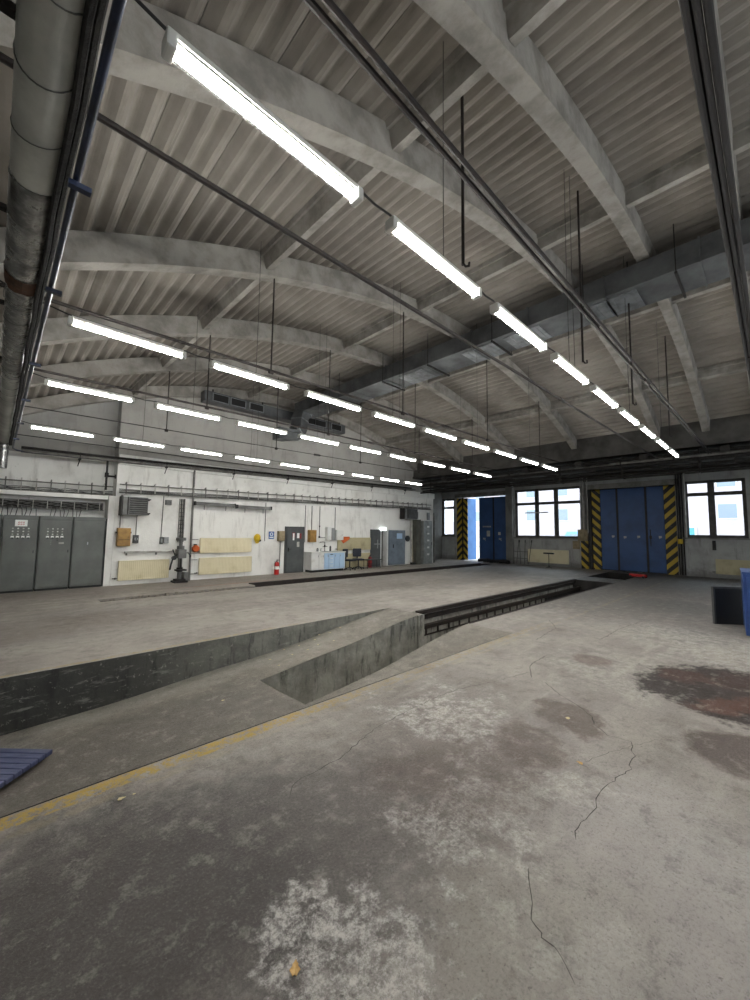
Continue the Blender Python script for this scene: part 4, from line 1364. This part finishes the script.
mb = MB(); mb.cyl((0, 0, 1.5), .04, .08, 8); mb.cyl((0, 0, 2.0), .03, .06, 8); mb.build('stop_cock', M['steel_dark'], t)
mb = MB(); mb.tube([(0, 0, 1.52), (.5, 0, 1.5), (.9, 0, 1.52)], .014, 6); mb.build('cross_pipe', M['grey_dark'], t)

# chairs and bench by the radiator
def office_chair(loc, rz, lab):
    t = thing('office_chair', lab, 'chair', loc, rz)
    mb = MB(); mb.box(-.24, .24, -.24, .24, .42, .50); mb.build('seat', M['navy'], t, bevel=.03, smooth=True)
    mb = MB(); mb.box(-.22, .22, .22, .29, .58, .98); mb.build('backrest', M['navy'], t, bevel=.03, smooth=True)
    mb = MB(); mb.box(-.03, .03, .2, .25, .44, .62); mb.cyl((0, 0, .1), .03, .32, 8); mb.build('column', M['black'], t)
    for k in range(5):
        a_ = 2*math.pi*k/5
        mb = MB(); mb.tube([(0, 0, .12), (.26*math.cos(a_), .26*math.sin(a_), .06)], .018, 6); mb.cyl((.26*math.cos(a_), .26*math.sin(a_), 0), .025, .05, 8); mb.build('leg', M['black'], t)
    return t
xa = hit(349, 568, 1, YG-.5).x
office_chair((xa, YG-.55, 0), R(20), 'dark navy office chair right beside the kitchen unit')
xb = xa+.66
office_chair((xb, YG-.42, 0), R(-25), 'dark navy office chair next to the low bench')
xb = xa+1.62
t = thing('metal_bench', 'low dark metal bench in front of the low cream radiator', 'bench', (xb, YG-.45, 0))
mb = MB(); mb.box(-.55, .45, -.16, .16, .40, .44); mb.build('top', M['grey_dark'], t)
for sx in (-.5, .4):
    for sy in (-.13, .13):
        mb = MB(); mb.tube([(sx, sy, 0), (sx, sy, .4)], .014, 6); mb.build('leg', M['steel_dark'], t)
mb = MB(); mb.tube([(-.5, -.13, .15), (.4, -.13, .15)], .01, 5); mb.build('stretcher', M['steel_dark'], t)

# open double door
aL, bL, z0, z1 = rg(370, 529, 380, 566)
t = thing('door_2', '', 'door', (aL, YG, 0))
for k in ('label', 'category'): del t[k]
t['kind'] = 'structure'
zt = dO[3]
mb = MB(); mb.box(0, dO[0]-aL, -.05, -.001, .0, zt+.02); L_ = mb.build('door_leaf', M['door_grey'], t, bevel=.004)
mb = MB(); mb.box(.25, .75, -.058, -.051, 1.15, 1.2); mb.box(.47, .53, -.058, -.051, .95, 1.4); mb.build('crosswise_handle', M['grey_box'], L_)
mb = MB(); mb.box(dO[0]-aL-.02, dO[0]-aL+.05, -.06, .25, 0, zt+.05); mb.box(dO[1]-aL-.05, dO[1]-aL+.14, -.07, .25, 0, zt+.05); mb.box(dO[0]-aL, dO[1]-aL, -.06, .25, zt, zt+.06)
mb.build('door_frame', M['white'], t)
a2, b2, _, _ = rg(389.5, 529, 403, 566)
mb = MB(); mb.box(a2-aL-.2, b2-aL, -.16, -.10, .05, zt); R_ = mb.build('door_leaf', M['door_blue_grey'], t, bevel=.004, label='blue-grey leaf folded back against the wall')
mb = MB(); mb.box(a2-aL+.4, a2-aL+.85, -.168, -.161, 1.45, 1.75); mb.build('notice', M['pale_blue'], R_)
mb = MB(); mb.box(a2-aL+.1, a2-aL+.14, -.19, -.161, .95, 1.15); mb.build('door_handle', M['steel_dark'], R_)
a, b, z0, z1 = rg(380.5, 528, 386, 532.5, YG-.1)
mb = MB(); mb.box(a, b, YG-.12, YG-.07, 1.88, z1+.02)
mb.build('exit_sign', emis('exit_sign_face', (.9, .97, 1, 1), 1.2), label='small pale illuminated sign over the open doorway', category='sign')
a, b, z0, z1 = rg(401, 535, 407, 542)
t = thing('wall_bell', 'round dark bell on the wall right of the blue-grey door leaf', 'bell', ((a+b)/2+.2, YG, (z0+z1)/2))
mb = MB(); mb.cyl((0, -.12, 0), .17, .06, 18, 'y'); mb.build('gong', M['black'], t, smooth=True)
mb = MB(); mb.cyl((0, -.06, 0), .05, .06, 10, 'y'); mb.build('mount', M['steel_dark'], t)

# far right of the gable: column, locker, broom
x = hit(419, 560, 1, YG-.3).x
mb = MB(); mb.box(x-.28, x+.12, YG-.34, YG, 0, 2.55)
mb.build('grey_column', M['olive'], bevel=.01, label='dark olive-grey sheet metal duct column left of the pale locker', category='column')
a, b, z0, z1 = rg(423, 523, 431.5, 563, YG-.4)
t = thing('locker', 'tall pale grey locker near the corner by the open gate', 'locker', (a, YG, 0))
mb = MB(); mb.box(0, b-a, -.45, -.001, 0, 2.5); mb.build('body', M['locker'], t, bevel=.01)
mb = MB(); mb.box(.03, b-a-.03, -.468, -.451, .06, 2.42); d = mb.build('door', M['locker'], t, bevel=.004)
mb = MB()
for k in range(5):
    mb.box(.3, b-a-.3, -.472, -.468, .5+k*.4, .6+k*.4)
mb.build('sticker', M['white'], d)
mb = MB(); mb.box(b-a-.1, b-a-.07, -.49, -.468, 1.1, 1.25); mb.build('handle', M['steel_dark'], d)
for (px, r_, m, lab) in ((411.5, .05, 'pipe_white', 'pale vertical pipe left of the hanging broom'), (417, .06, 'pipe_grey', 'thick grey vertical pipe just right of the hanging broom'), (428, .09, 'galv_light', 'broad galvanised flue pipe rising above the pale locker'), (435, .06, 'pipe_grey', 'grey pipe rising beside the corner return of the wall')):
    x = hit(px, 500, 1, YG-.12).x
    zz = 2.55 if px in (428,) else 0
    if px == 417: zz = 2.6
    mb = MB(); mb.tube([(min(x, EX-.1), YG-.14, zz), (min(x, EX-.1), YG-.14, 3.0 if px != 411.5 else 2.9)], r_, 12)
    mb.build('vertical_pipe', M[m], smooth=True, label=lab, category='pipe')
x = hit(413.5, 560, 1, YG-.2).x
t = thing('broom', 'broom with forked pale handle leaning on the far gable wall', 'broom', (x, YG-.25, 0))
mb = MB(); mb.tube([(-.1, 0, .1), (.0, .15, 1.5)], .016, 6); mb.build('handle', M['boxbrown'], t)
mb = MB(); mb.box(-.28, .08, -.06, .06, .0, .12); mb.build('bristles', M['black'], t)

# ------------------------------------------------------------------ windows of the gate wall
def window(k, rect, mull, tran, frame=M['frame']):
    Ya, Yb, z0, z1 = rect
    w = Ya-Yb; h = z1-z0
    t = bpy.data.objects.new('window_%d' % k, None); COL.objects.link(t)
    t.location = (XD, Ya, z0); t.rotation_euler = (0, 0, RG); t['kind'] = 'structure'
    f = .09
    mb = MB()
    mb.box(0, w, .05, .17, 0, f); mb.box(0, w, .05, .17, h-f, h); mb.box(0, f, .05, .17, f, h-f); mb.box(w-f, w, .05, .17, f, h-f)
    cols = [f]+[w*m for m in mull]+[w-f]
    for m in mull:
        mb.box(w*m-.085, w*m+.085, .04, .18, f, h-f)
    mb.build('window_frame', frame, t)
    for i in range(len(cols)-1):
        a = cols[i]+(.085 if i else 0); b = cols[i+1]-(.085 if i < len(cols)-2 else 0)
        zt = h*tran
        mb = MB(); mb.box(a, b, .06, .16, zt-.045, zt+.045); mb.build('transom', frame, t)
        for (p, q) in ((f, zt-.045), (zt+.045, h-f)):
            mb = MB(); mb.box(a, b, .105, .112, p, q); mb.build('pane', M['glass'], t)
            mb = MB()
            mb.box(a, b, .09, .13, p, p+.035); mb.box(a, b, .09, .13, q-.035, q); mb.box(a, a+.035, .09, .13, p, q); mb.box(b-.035, b, .09, .13, p, q)
            mb.build('sash', frame, t)
    mb = MB(); mb.box(-.08, w+.08, -.14, .05, -.06, -.001); mb.build('window_sill', M['frame_white'], t)
    return t
window(1, wA, (.0001,), .74) if False else None
window(1, wA, (), .76)
window(2, wB, (.345, .635), .70)
window(3, wC, (.455,), .76)
for k, (a, b) in enumerate(((-1.4, -3.2), (-4.2, -6.6))):
    window(4+k, (a, b, 1.65, 4.1), (.5,), .75)
# white casings beside the middle window
for px in (509.5, 584):
    pass
# horizontal pole leaning across the middle window
a = hit(525, 513, 0, XD+.02); b = hit(548, 512, 0, XD+.02)
mb = MB(); mb.box(-.02, .02, min(a.y, b.y)-a.y, max(a.y, b.y)-a.y, -.03, .03)
o = mb.build('curtain_bar', M['pipe_white'], loc=a, label='short pale bar fixed across the middle of the triple window', category='bar')

# ------------------------------------------------------------------ gate 2 (closed, blue, four leaves)
def stripes(name, mtl, parent, u0, u1, y0, y1, z0, z1, lab=None):
    mb = MB(); mb.box(u0, u1, y0, y1, z0, z1)
    o = mb.build(name, M[mtl], parent)
    if lab: o['label'] = lab
    return o
def yrel(px, py, Yref, X=XD):
    return Yref - hit(px, py, 0, X).y
t = bpy.data.objects.new('door_3', None); COL.objects.link(t); t['kind'] = 'structure'
t.location = (XD, g2L, 0); t.rotation_euler = (0, 0, RG)
ux = [yrel(p, 528, g2L) for p in (590.5, 592.5, 600.5, 617.5, 646.5, 665, 677)]
mb = MB(); mb.box(-.06, ux[1]-.02, -.08, .2, 0, GT); mb.build('post', M['black'], t)
mb = MB(); mb.box(-.01, ux[6]+.01, .11, .16, -.0, GT+.01); mb.build('daylight_block_sheet', M['black'], t)  # added sheet, stops daylight showing through slits around the leaves
stripes('striped_jamb', 'chev_dn', t, ux[1], ux[2], .0, .06, 0, GT-.03, 'yellow and black striped strip')
for i, (a, b) in enumerate(((ux[2], ux[3]), (ux[3], ux[4]), (ux[4], ux[5]))):
    mb = MB(); mb.box(a+.012, b-.012, .05, .10, .04, GT-.04); L = mb.build('gate_leaf', M['blue_gate'], t, bevel=.006)
    mb = MB()
    mb.box(a+.02, b-.02, .044, .05, 1.95, 2.0); 
    mb.build('leaf_seam', M['blue_gate'], L)
    if i < 2:
        mb = MB(); mb.box(b-.045, b+.045, .03, .05, .04, GT-.04); mb.build('folding_joint', M['black'], L)
    for (fx, fz) in ((.72, 1.75), (.25, 1.72)):
        if i == 1 or fx > .5:
            mb = MB(); x = a+(b-a)*fx; mb.box(x-.06, x+.06, .036, .05, fz-.05, fz+.04); mb.tube([(x-.05, .03, fz-.08), (x+.05, .03, fz-.04)], .012, 6)
            mb.build('latch', M['stain_steel'], L)
    if i == 2:
        x = a+(b-a)*.2
        mb = MB(); mb.tube([(x, .02, 1.3), (x, .02, 2.1)], .02, 6); mb.box(x-.05, x+.05, .01, .05, 1.65, 1.8); mb.build('drop_bolt', M['black'], L)
stripes('striped_jamb', 'chev_up', t, ux[5], ux[6], .0, .06, 0, GT-.03, 'yellow and black striped strip')
mb = MB(); mb.box(ux[6], ux[6]+.05, -.1, .1, 0, GT); mb.build('post', M['frame_white'], t)

# gate 1 (open at its left half)
t = bpy.data.objects.new('door_4', None); COL.objects.link(t); t['kind'] = 'structure'
t.location = (XD, g1L, 0); t.rotation_euler = (0, 0, RG)
u = [yrel(p, 528, g1L) for p in (457.5, 462, 463.3, 467.5, 473.5, 479.3, 494, 507.5)]
stripes('striped_jamb', 'chev_up', t, 0, u[1], .0, .05, 0, GT-.03, 'yellow and black striped strip')
mb = MB(); mb.box(u[1], u[2], .0, .1, 0, GT); mb.build('post', M['black'], t)
stripes('striped_leaf_edge', 'chev_dn', t, u[2], u[3], .02, .07, .03, GT-.05, 'yellow and black striped leaf')
# the outward-folded leaf, daylight put into its brighter blue
mtx = Matrix.Translation(Vector((u[3], .05, 0))) @ Matrix.Rotation(R(86), 4, 'Z')
mb = MB(); mb.box(0, .92, 0, .05, .04, GT-.06, mtx); mb.build('gate_leaf', M['blue_daylit'], t, label='daylit bright blue leaf folded outwards')
for i, (a, b) in enumerate(((u[5], u[6]), (u[6], u[7]))):
    mb = MB(); mb.box(a+.01, b-.01, -.02, .04, .05, GT-.08); L = mb.build('gate_leaf', M['blue_gate'], t, bevel=.006)
    if i == 0:
        mb = MB()
        for c in range(8):
            x = a+.28+c*.075; mb.box(x, x+.045, -.024, -.0205, 2.20, 2.29)
        mb.build('white_lettering', M['pipe_white'], L)
        mb = MB(); mb.box(a+.55, a+.78, -.024, -.0205, 1.62, 1.98); mb.build('notice', M['pipe_white'], L)
        mb = MB(); mb.box(b-.06, b+.03, -.035, -.02, .05, GT-.08); mb.build('folding_joint', M['black'], L)
    x = a+(.3 if i == 0 else .35)
    mb = MB(); mb.box(x, x+.16, -.05, -.02, 1.42, 1.52); mb.tube([(x, -.05, 1.5), (x+.2, -.06, 1.35)], .014, 6); mb.build('latch', M['stain_steel'], L)
    if i == 1:
        mb = MB(); mb.box(a+.3, a+.46, -.03, -.0205, 1.72, 1.9); mb.build('notice', M['pipe_white'], L)
mb = MB(); mb.box(u[7], u[7]+.42, -.22, .1, 0, 4.9); mb.build('pillar', M['wall_dark'], t)
# rag bundle at the foot of the folded leaves
t = thing('rubber_mat_roll', 'black rolled rubber mat on the floor at the foot of the dark blue leaves', 'mat', (XD-.5, hit(489, 563, 0, XD-.5).y, 0))
for k in range(5):
    mb = MB(); mb.tube([(.0+.03*math.sin(k), .75-k*.36, .10), (.05, .45-k*.36, .14), (-.02, .12-k*.36, .09)], .10+.02*math.sin(k*2), 9)
    mb.build('fold', M['black'], t, smooth=True)
# white casings and dark conduits flanking the openings
t = thing('conduit_bundle', 'bundle of pale vertical pipes left of the closed blue gate', 'pipe', (XD-.06, hit(584.5, 510, 0, XD).y, 0))
for k in range(4):
    mb = MB(); mb.tube([(0, .16-.11*k, 1.9), (0, .16-.11*k, 4.9)], .032 if k % 2 else .022, 8); mb.build('vertical_pipe', M['pipe_white'] if k != 2 else M['pipe_grey'], t)
gbox(rd(579, 529.5, 588.5, 541), .2, 'boxbrown', 'switch_box', 'beige switch box left of the closed blue gate', 'switch box', 'd')
ya, yb, za, zb = rd(582, 541, 590, 569)
t = thing('hazard_post', 'short yellow and black striped wall guard below the beige switch box', 'guard', (XD, ya, 0), RG)
mb = MB(); mb.box(0, ya-yb-.05, -.12, -.001, .0, zb); mb.build('striped_plate', M['chev_dn'], t, bevel=.01)
mb = MB(); mb.box(-.02, ya-yb-.03, -.13, 0, zb, zb+.03); mb.build('cap', M['black'], t)
t = thing('conduit_bundle', 'bundle of dark vertical pipes right of the closed blue gate', 'pipe', (XD-.08, hit(680.5, 520, 0, XD).y, 0))
for k in range(4):
    mb = MB(); mb.tube([(0, .10-.10*k, 0.02 if k < 3 else 1.5), (0, .10-.10*k, 4.7)], .035 if k % 2 else .026, 8); mb.build('vertical_pipe', M['grime_pipe'] if k < 3 else M['pipe_white'], t)
p = hit(680.5, 541, 0, XD-.15)
t = thing('rotating_switch', 'small yellow switch on the dark pipes right of the closed blue gate', 'switch', (XD-.2, p.y, p.z))
mb = MB(); mb.cyl((-.0, 0, -.13), .10, .22, 12); mb.build('body', M['helmet'], t, bevel=.01)
mb = MB(); mb.cyl((0, 0, .09), .05, .05, 10); mb.build('top_knob', M['black'], t)
a = hit(719, 538, 0, XD)
t = thing('window_crank', 'dark window crank hanging under the right-hand window', 'crank', (XD-.031, hit(714, 540, 0, XD).y, 1.2))
mb = MB(); mb.box(-.03, .03, -.06, .06, 0, .42); mb.build('bar', M['black'], t)
mb = MB(); mb.tube([(-.05, 0, .05), (-.12, .0, .03)], .02, 6); mb.build('grip', M['black'], t)

# pipes along the gate wall under the eave beam
zrun = [(4.80, .055, 'grime_pipe', .10), (4.68, .04, 'pipe_grey', .22), (4.55, .07, 'grime_pipe', .05), (4.38, .05, 'grime_pipe', .18), (4.26, .035, 'rust_rod', .3), (4.14, .04, 'grime_pipe', .1)]
t = thing('pipe_bundle', 'dark bundle of pipes hung below the eave beam in front of both gates', 'pipe', (XB+.3, 4, 4.2))
for z, r_, m, d in zrun:
    mb = MB(); mb.tube([(d, Y0-3.8, z-4.2), (d, 0, z-4.2+.02), (d, YG-4.1, z-4.2)], r_, 10); mb.build('pipe_run', M[m], t, smooth=True)
for y in (-7, -4.6, -2.2, .2, 2.6, 5, 7.4, 9.8):
    mb = MB(); mb.box(-.02, .38, y, y+.04, -.13, -.09); mb.box(-.02, .02, y, y+.04, -.1, .74); mb.build('hanger', M['steel_dark'], t)
t = thing('light_pipe', 'pale lagged pipe below the eave beam, before the right-hand window', 'pipe', (XB+.12, 2, 4.66))
mb = MB(); mb.tube([(0, -10.5, -.02), (0, 2.6, 0)], .055, 12); mb.build('lagging', M['pipe_grey'], t, smooth=True)
for y in (-2, 0.5, 2.2):
    mb = MB(); mb.tube([(0, y, 0), (0, y+.05, 0)], .062, 12); mb.build('clamp', M['steel_dark'], t)

# things under the triple window: T-topped stand, leaning poles
p = hit(560, 569, 2, 0)
p = hit(549, 568, 2, 0)
p.x = min(p.x, XD-1.2); p = Vector((p.x, hit(549, 566, 0, p.x).y, 0))
t = thing('roller_stand', 'thin dark stand with a T-shaped top in front of the triple-window radiator', 'stand', p)
mb = MB(); mb.tube([(0, 0, .02), (0, 0, .74)], .018, 8); mb.build('post', M['black'], t)
mb = MB(); mb.box(-.06, .06, -.27, .27, .74, .82); mb.build('top_bar', M['black'], t, bevel=.01)
for k in range(3):
    a_ = 2*math.pi*k/3+.4
    mb = MB(); mb.tube([(0, 0, .08), (.16*math.cos(a_), .16*math.sin(a_), .01)], .012, 6); mb.build('foot', M['black'], t)
poles = [(517, 'leftmost of the thin poles leaning under the triple window', .1), (521, 'second thin pole from the left under the triple window', -.1), (525, 'third thin pole from the left, under the triple window', 0), (529, 'thin pole nearest the radiator under the triple window', .14)]
for px, lab, tilt in poles:
    y = hit(px, 565, 0, XD-.2).y
    t = thing('leaning_pole', lab, 'pole', (XD-.25, y, 0), 0, 'poles leaning under the triple window')
    mb = MB(); mb.tube([(0, 0, .02), (.12, -tilt, 1.3)], .018, 6); mb.build('shaft', M['grey_dark'], t)
    mb = MB(); mb.tube([(.12, -tilt, 1.3), (.135, -tilt*1.1, 1.45)], .028, 6); mb.build('grip', M['black'], t)
t = thing('low_rail', 'low grey pipe rail behind the leaning poles', 'rail', (XD-.07, hit(529, 555, 0, XD).y, 0))
for z in (.35, .75):
    mb = MB(); mb.tube([(0, 0, z), (0, 1.0, z)], .014, 6); mb.build('rail', M['grey_dark'], t)
for y in (.05, .95):
    mb = MB(); mb.tube([(0, y, 0), (0, y, .8)], .014, 6); mb.build('post', M['grey_dark'], t)
# beige notice patch under window
ya, yb, za, zb = rd(573, 541, 580, 549)
gbox((ya, yb, za, zb), .05, 'boxbrown', 'brick_patch', 'small reddish box on the wall right above the triple-window radiator', 'box', 'd', False)

# ------------------------------------------------------------------ pit edge rails, jack and other floor things
t = thing('pit_rail', 'dark steel guide rails with cleats along the far edge of the long pit', 'rail', (6.98, PF, 0))
LP = ENDP-6.98
mb = MB(); mb.box(0, LP, .10, .20, -.05, .035); mb.build('top_rail', M['rail'], t)
mb = MB(); mb.box(0, LP, -.05, .06, -.34, -.26); mb.build('lower_rail', M['rail'], t)
mb = MB(); mb.box(0, LP, .18, .25, -.20, -.10); mb.build('middle_rail', M['rail'], t)
for k in range(22):
    mb = MB(); mb.box(.1+k*.44, .14+k*.44, -.025, .0, -.46, -.34); mb.build('cleat', M['rail'], t)
mb = MB(); mb.box(0, LP, -.03, -.01, -.49, -.46); mb.build('foot_rail', M['rail'], t)
t = thing('pit_rail', 'thin dark steel rail along the near edge of the long pit', 'rail', (6.95, PN, 0))
mb = MB(); mb.box(0, LP, -.03, .0, -.06, .012); mb.build('edge_bar', M['rail'], t)
t = thing('pit_rail', 'dark steel angle rail edging the far narrow pit by the gable wall', 'rail', (P2X, P2F, 0))
mb = MB(); mb.box(P2M-P2X, 19, -.05, .0, -.10, .03); mb.build('edge_bar', M['rail'], t)
mb = MB(); mb.box(P2M-P2X, 19, .0, .06, .0, .03); mb.build('flange', M['rail'], t)
mb = MB(); mb.box(0, 1.5, PN+.05-5, PF+.2-5, .0, .012)
mb.build('pit_cover_plate', mat('worn_plate', '6c6a66', .6, .3, '55524e', 3), loc=(ENDP, 5, 0), label='flat steel plate bridging the long pit before the closed gate', category='plate')

p = hit(617, 574, 2, 0)
t = thing('trolley_jack', 'low red and black trolley jack by the pit end near the closed gate', 'jack', (19.9, 4.25, 0), R(80))
mb = MB(); mb.box(-.3, .3, -.12, .12, .05, .16); mb.build('frame', M['red'], t, bevel=.01)
mb = MB(); mb.tube([(.2, 0, .12), (.55, .02, .22), (.7, .05, .25)], .02, 7); mb.build('handle', M['black'], t)
mb = MB(); mb.box(-.28, -.02, -.06, .06, .16, .22); mb.cyl((-.2, 0, .22), .05, .04, 10); mb.build('lift_arm', M['black'], t)
for sx in (-.24, .24):
    for sy in (-.14, .12):
        mb = MB(); mb.cyl((sx, sy, .05), .05, .025, 12, 'y'); mb.build('wheel', M['black'], t)

# blue box at the right edge and the black board leaning by it
p = hit(746.5, 638.5, 2, 0)
t = thing('blue_tool_box', 'blue steel box cut by the right picture edge', 'box', (p.x, p.y, 0), R(4))
mb = MB(); mb.box(0, 1.25, -.75, 0, .05, 1.14); mb.build('body', M['blue_steel'], t, bevel=.012)
mb = MB(); mb.box(-.01, 1.26, -.76, .01, 1.14, 1.17); mb.build('lid', M['blue_steel'], t, bevel=.006)
mb = MB(); mb.box(.05, 1.2, -.7, -.05, 0, .05); mb.build('skid', M['black'], t)
mb = MB(); mb.box(-.016, -.001, -.70, -.05, .1, 1.08); mb.build('front_door', M['blue_steel'], t, bevel=.004)
pa = hit(715, 624, 2, 0); pb = hit(746, 625, 2, 0)
d = (pb-pa); ang = math.atan2(d.y, d.x)
t = thing('black_board', 'black rubber board standing upright against the blue steel box', 'board', (pa.x, pa.y, 0), ang)
htop = hit(712, 588, 1, pa.y)
# height of the board from its upper left corner
hh = 1.8-(1.8)*(588-541.)/(624-541.)
w = d.length
mb = MB(); mb.box(0, w, 0, .04, .0, .76); mb.build('rubber_sheet', M['black'], t, bevel=.004)
mb = MB(); mb.box(-.006, w+.005, -.008, .048, .72, .765); mb.box(-.006, .03, -.008, .048, 0, .72); mb.build('edge_trim', M['grey_dark'], t)

# blue ribbed plate lying in the sunken bay, one corner in view
t = thing('slatted_cover', 'blue slatted board lying cornerwise on the sunken floor at the left picture edge', 'board', (.62, 5.58, rz_(.4)+.035), R(135))
for k in range(8):
    mb = MB(); mb.box(0, .72, .004+k*.09, .088+k*.09, .0, .05)
    mb.build('slat', M['blue_board'], t, bevel=.012)
mb = MB(); mb.box(.05, .12, .02, .70, -.035, .0); mb.box(.5, .57, .02, .70, -.035, .0); mb.build('batten', M['grey_dark'], t)

# explicit cracks in the concrete
def crack(pts, w):
    P = [hit(a, b, 2, 0) for a, b in pts]
    q = []
    for a, b in zip(P, P[1:]):
        n_ = max(3, int((b-a).length/.05))
        for k in range(n_):
            f_ = k/n_
            q.append(a.lerp(b, f_)+Vector((random.uniform(-1, 1), random.uniform(-1, 1), 0))*.012)
    q.append(P[-1])
    mb = MB(); vs = []
    for k, p in enumerate(q):
        d = (q[min(k+1, len(q)-1)]-q[max(k-1, 0)]).normalized()
        n_ = Vector((-d.y, d.x, 0))*w*(.35+.65*random.random())*(.4 if k in (0, len(q)-1) else 1)
        vs += [(p.x+n_.x, p.y+n_.y, .0012), (p.x-n_.x, p.y-n_.y, .0012)]
    mb.add(vs, [(2*k, 2*k+1, 2*k+3, 2*k+2) for k in range(len(q)-1)])
    struct(mb, 'floor_crack', M['crack'])
M['crack'] = mat('crack_dirt', '45403c', .9)
for pts, w in (([(290, 797), (296, 782), (318, 770), (340, 758), (360, 741), (374, 729)], .004), ([(374, 729), (400, 715), (430, 700), (455, 690), (500, 680), (530, 672)], .0035),
               ([(531, 678), (530, 665), (540, 659), (548, 655)], .006), ([(545, 682), (560, 695), (578, 706), (592, 717), (594, 725)], .005), ([(594, 725), (608, 735), (630, 741), (634, 756), (630, 769), (610, 783), (598, 795), (595, 812), (577, 828), (576, 840)], .0035),
               ([(529, 870), (531, 895), (530, 920), (545, 938), (562, 955), (575, 985)], .003), ([(536, 640), (546, 634), (556, 628), (549, 620)], .006), ([(583, 762), (610, 752), (655, 740)], .002), ([(600, 640), (617, 630), (640, 622)], .006)):
    crack(pts, w)

# dry leaves and crumbs
leafpts = [(295, 970, .055), (121, 800, .03)]
def leaf(p, s, rz, name='dry_leaf', lab='', m='leaf', grp=None):
    mb = MB()
    out = []
    for k in range(14):
        a_ = 2*math.pi*k/14
        r_ = s*(1+.25*math.cos(3*a_))*(.75 if k % 2 else 1)
        out.append((r_*math.cos(a_), r_*.62*math.sin(a_), s*.25*abs(math.sin(a_))))
    vs = [(0, 0, s*.05)]+out+[(x, y, z+.003) for x, y, z in out]+[(0, 0, s*.05+.003)]
    fs = [(0, 1+(k+1) % 14, 1+k) for k in range(14)]+[(29, 15+k, 15+(k+1) % 14) for k in range(14)]+[(1+k, 1+(k+1) % 14, 15+(k+1) % 14, 15+k) for k in range(14)]
    mb.add(vs, fs)
    kw = dict(label=lab, category='leaf')
    if grp: kw['group'] = grp
    return mb.build(name, M[m], loc=(p[0], p[1], p[2]+.004), rz=rz, **kw)
q = hit(295, 971, 2, 0); leaf(q, .032, .9, lab='curled tan leaf lying alone on the dark floor in the foreground')
q = hit(121, 800, 2, 0); leaf(q, .024, .2, lab='pale yellow leaf just in front of the yellow line at left', m='leaf_pale')
q = hit(134, 795, 2, 0); leaf(q, .010, .2, lab='tiny white chip beside the pale yellow leaf', m='leaf_pale')
q = hit(568, 719, 2, 0); leaf(q, .03, .2, lab='small pale leaf on the brown stain right of centre', m='leaf_pale')
q = hit(580, 764, 2, 0); leaf(q, .025, 1.2, lab='small pale leaf below the brown stains right of centre', m='leaf')
scat = [(256, 652), (262, 648), (284, 650), (292, 655), (299, 646), (303, 637), (315, 640), (319, 635), (308, 650), (330, 633), (223, 701), (328, 627), (340, 628), (352, 622), (270, 660), (282, 640), (334, 641), (279, 666), (318, 645), (296, 668), (361, 615)]
for i, (px, py) in enumerate(scat):
    d_ = ray(px, py)
    lo_, z_ = 0, 0
    for _ in range(12):
        q = hit(px, py, 2, z_); z_ = rz_(q.x)
    if NE < q.y < PN or PF < q.y < FE or q.x < PX:
        leaf(q, .022+.008*random.random(), random.random()*3, 'dry_leaf', 'small pale dry leaf scattered on the sunken slope beside the pit', 'leaf_pale', 'dry leaves on the sunken slope')

# ------------------------------------------------------------------ outside
mb = MB(); mb.box(XD+.36, 80, -60, 80, -.3, -.02); mb.build('ground', M['ground_out'], kind='structure')
def facade(X, ya, yb, h, wallm, winm, lab, cols, zr):
    t = thing('apartment_building', lab, 'building', (X, ya, 0))
    mb = MB(); mb.box(0, 10, 0, yb-ya, 0, h); mb.build('wall', wallm, t)
    mb = MB(); mb.box(-.2, 10.2, -.2, yb-ya+.2, h, h+.3); mb.build('roof', M['pipe_grey'], t)
    for z in zr:
        for k in range(cols):
            y = (yb-ya)*(k+.5)/cols
            mb = MB(); mb.box(-.05, -.001, y-.75, y+.75, z, z+1.5); f = mb.build('window', M['white'], t)
            mb = MB(); mb.box(-.07, -.051, y-.65, y+.65, z+.1, z+1.4); mb.build('pane', winm, f)
    return t
bl = mat('pale_blue_window', '8d98a5', .3)
facade(48, -6, 34, 13, mat('pale_pink_render', 'c6bbbd', .9, 0, 'b5adaf', .5), bl, 'pale pinkish building seen through the windows across the yard', 11, (3.4, 6.3, 9.2))
t = thing('parked_van', 'pale blue van parked in the yard beyond the triple window', 'van', (42, 13.5, 0), R(90))
mb = MB(); mb.prism([(-2.4, .35), (2.3, .35), (2.4, 1.0), (1.7, 1.25), (1.2, 2.1), (-2.4, 2.15)], -.9, .9, 'y'); mb.build('body', mat('van_blue', '7ea9c4', .4), t, bevel=.05)
mb = MB(); mb.box(-1.9, .9, -.92, -.901, 1.25, 1.85); mb.box(-1.9, .9, .901, .92, 1.25, 1.85); mb.build('side_window', bl, t)
for sx in (-1.5, 1.5):
    for sy in (-.95, .75):
        mb = MB(); mb.cyl((sx, sy, .34), .34, .2, 18, 'y'); mb.build('wheel', M['black'], t)
t = thing('garage_gate', 'turquoise garage gate in the building across the yard', 'gate', (47.9, 7.0, 0))
mb = MB(); mb.box(-.05, 0, -1.5, 1.5, 0, 2.6); mb.build('panel', mat('turquoise', '5fa7b5', .5), t)
mb = MB(); mb.box(-.1, 0, -1.65, -1.5, 0, 2.75); mb.box(-.1, 0, 1.5, 1.65, 0, 2.75); mb.box(-.1, 0, -1.5, 1.5, 2.6, 2.75); mb.build('gate_frame', M['white'], t)
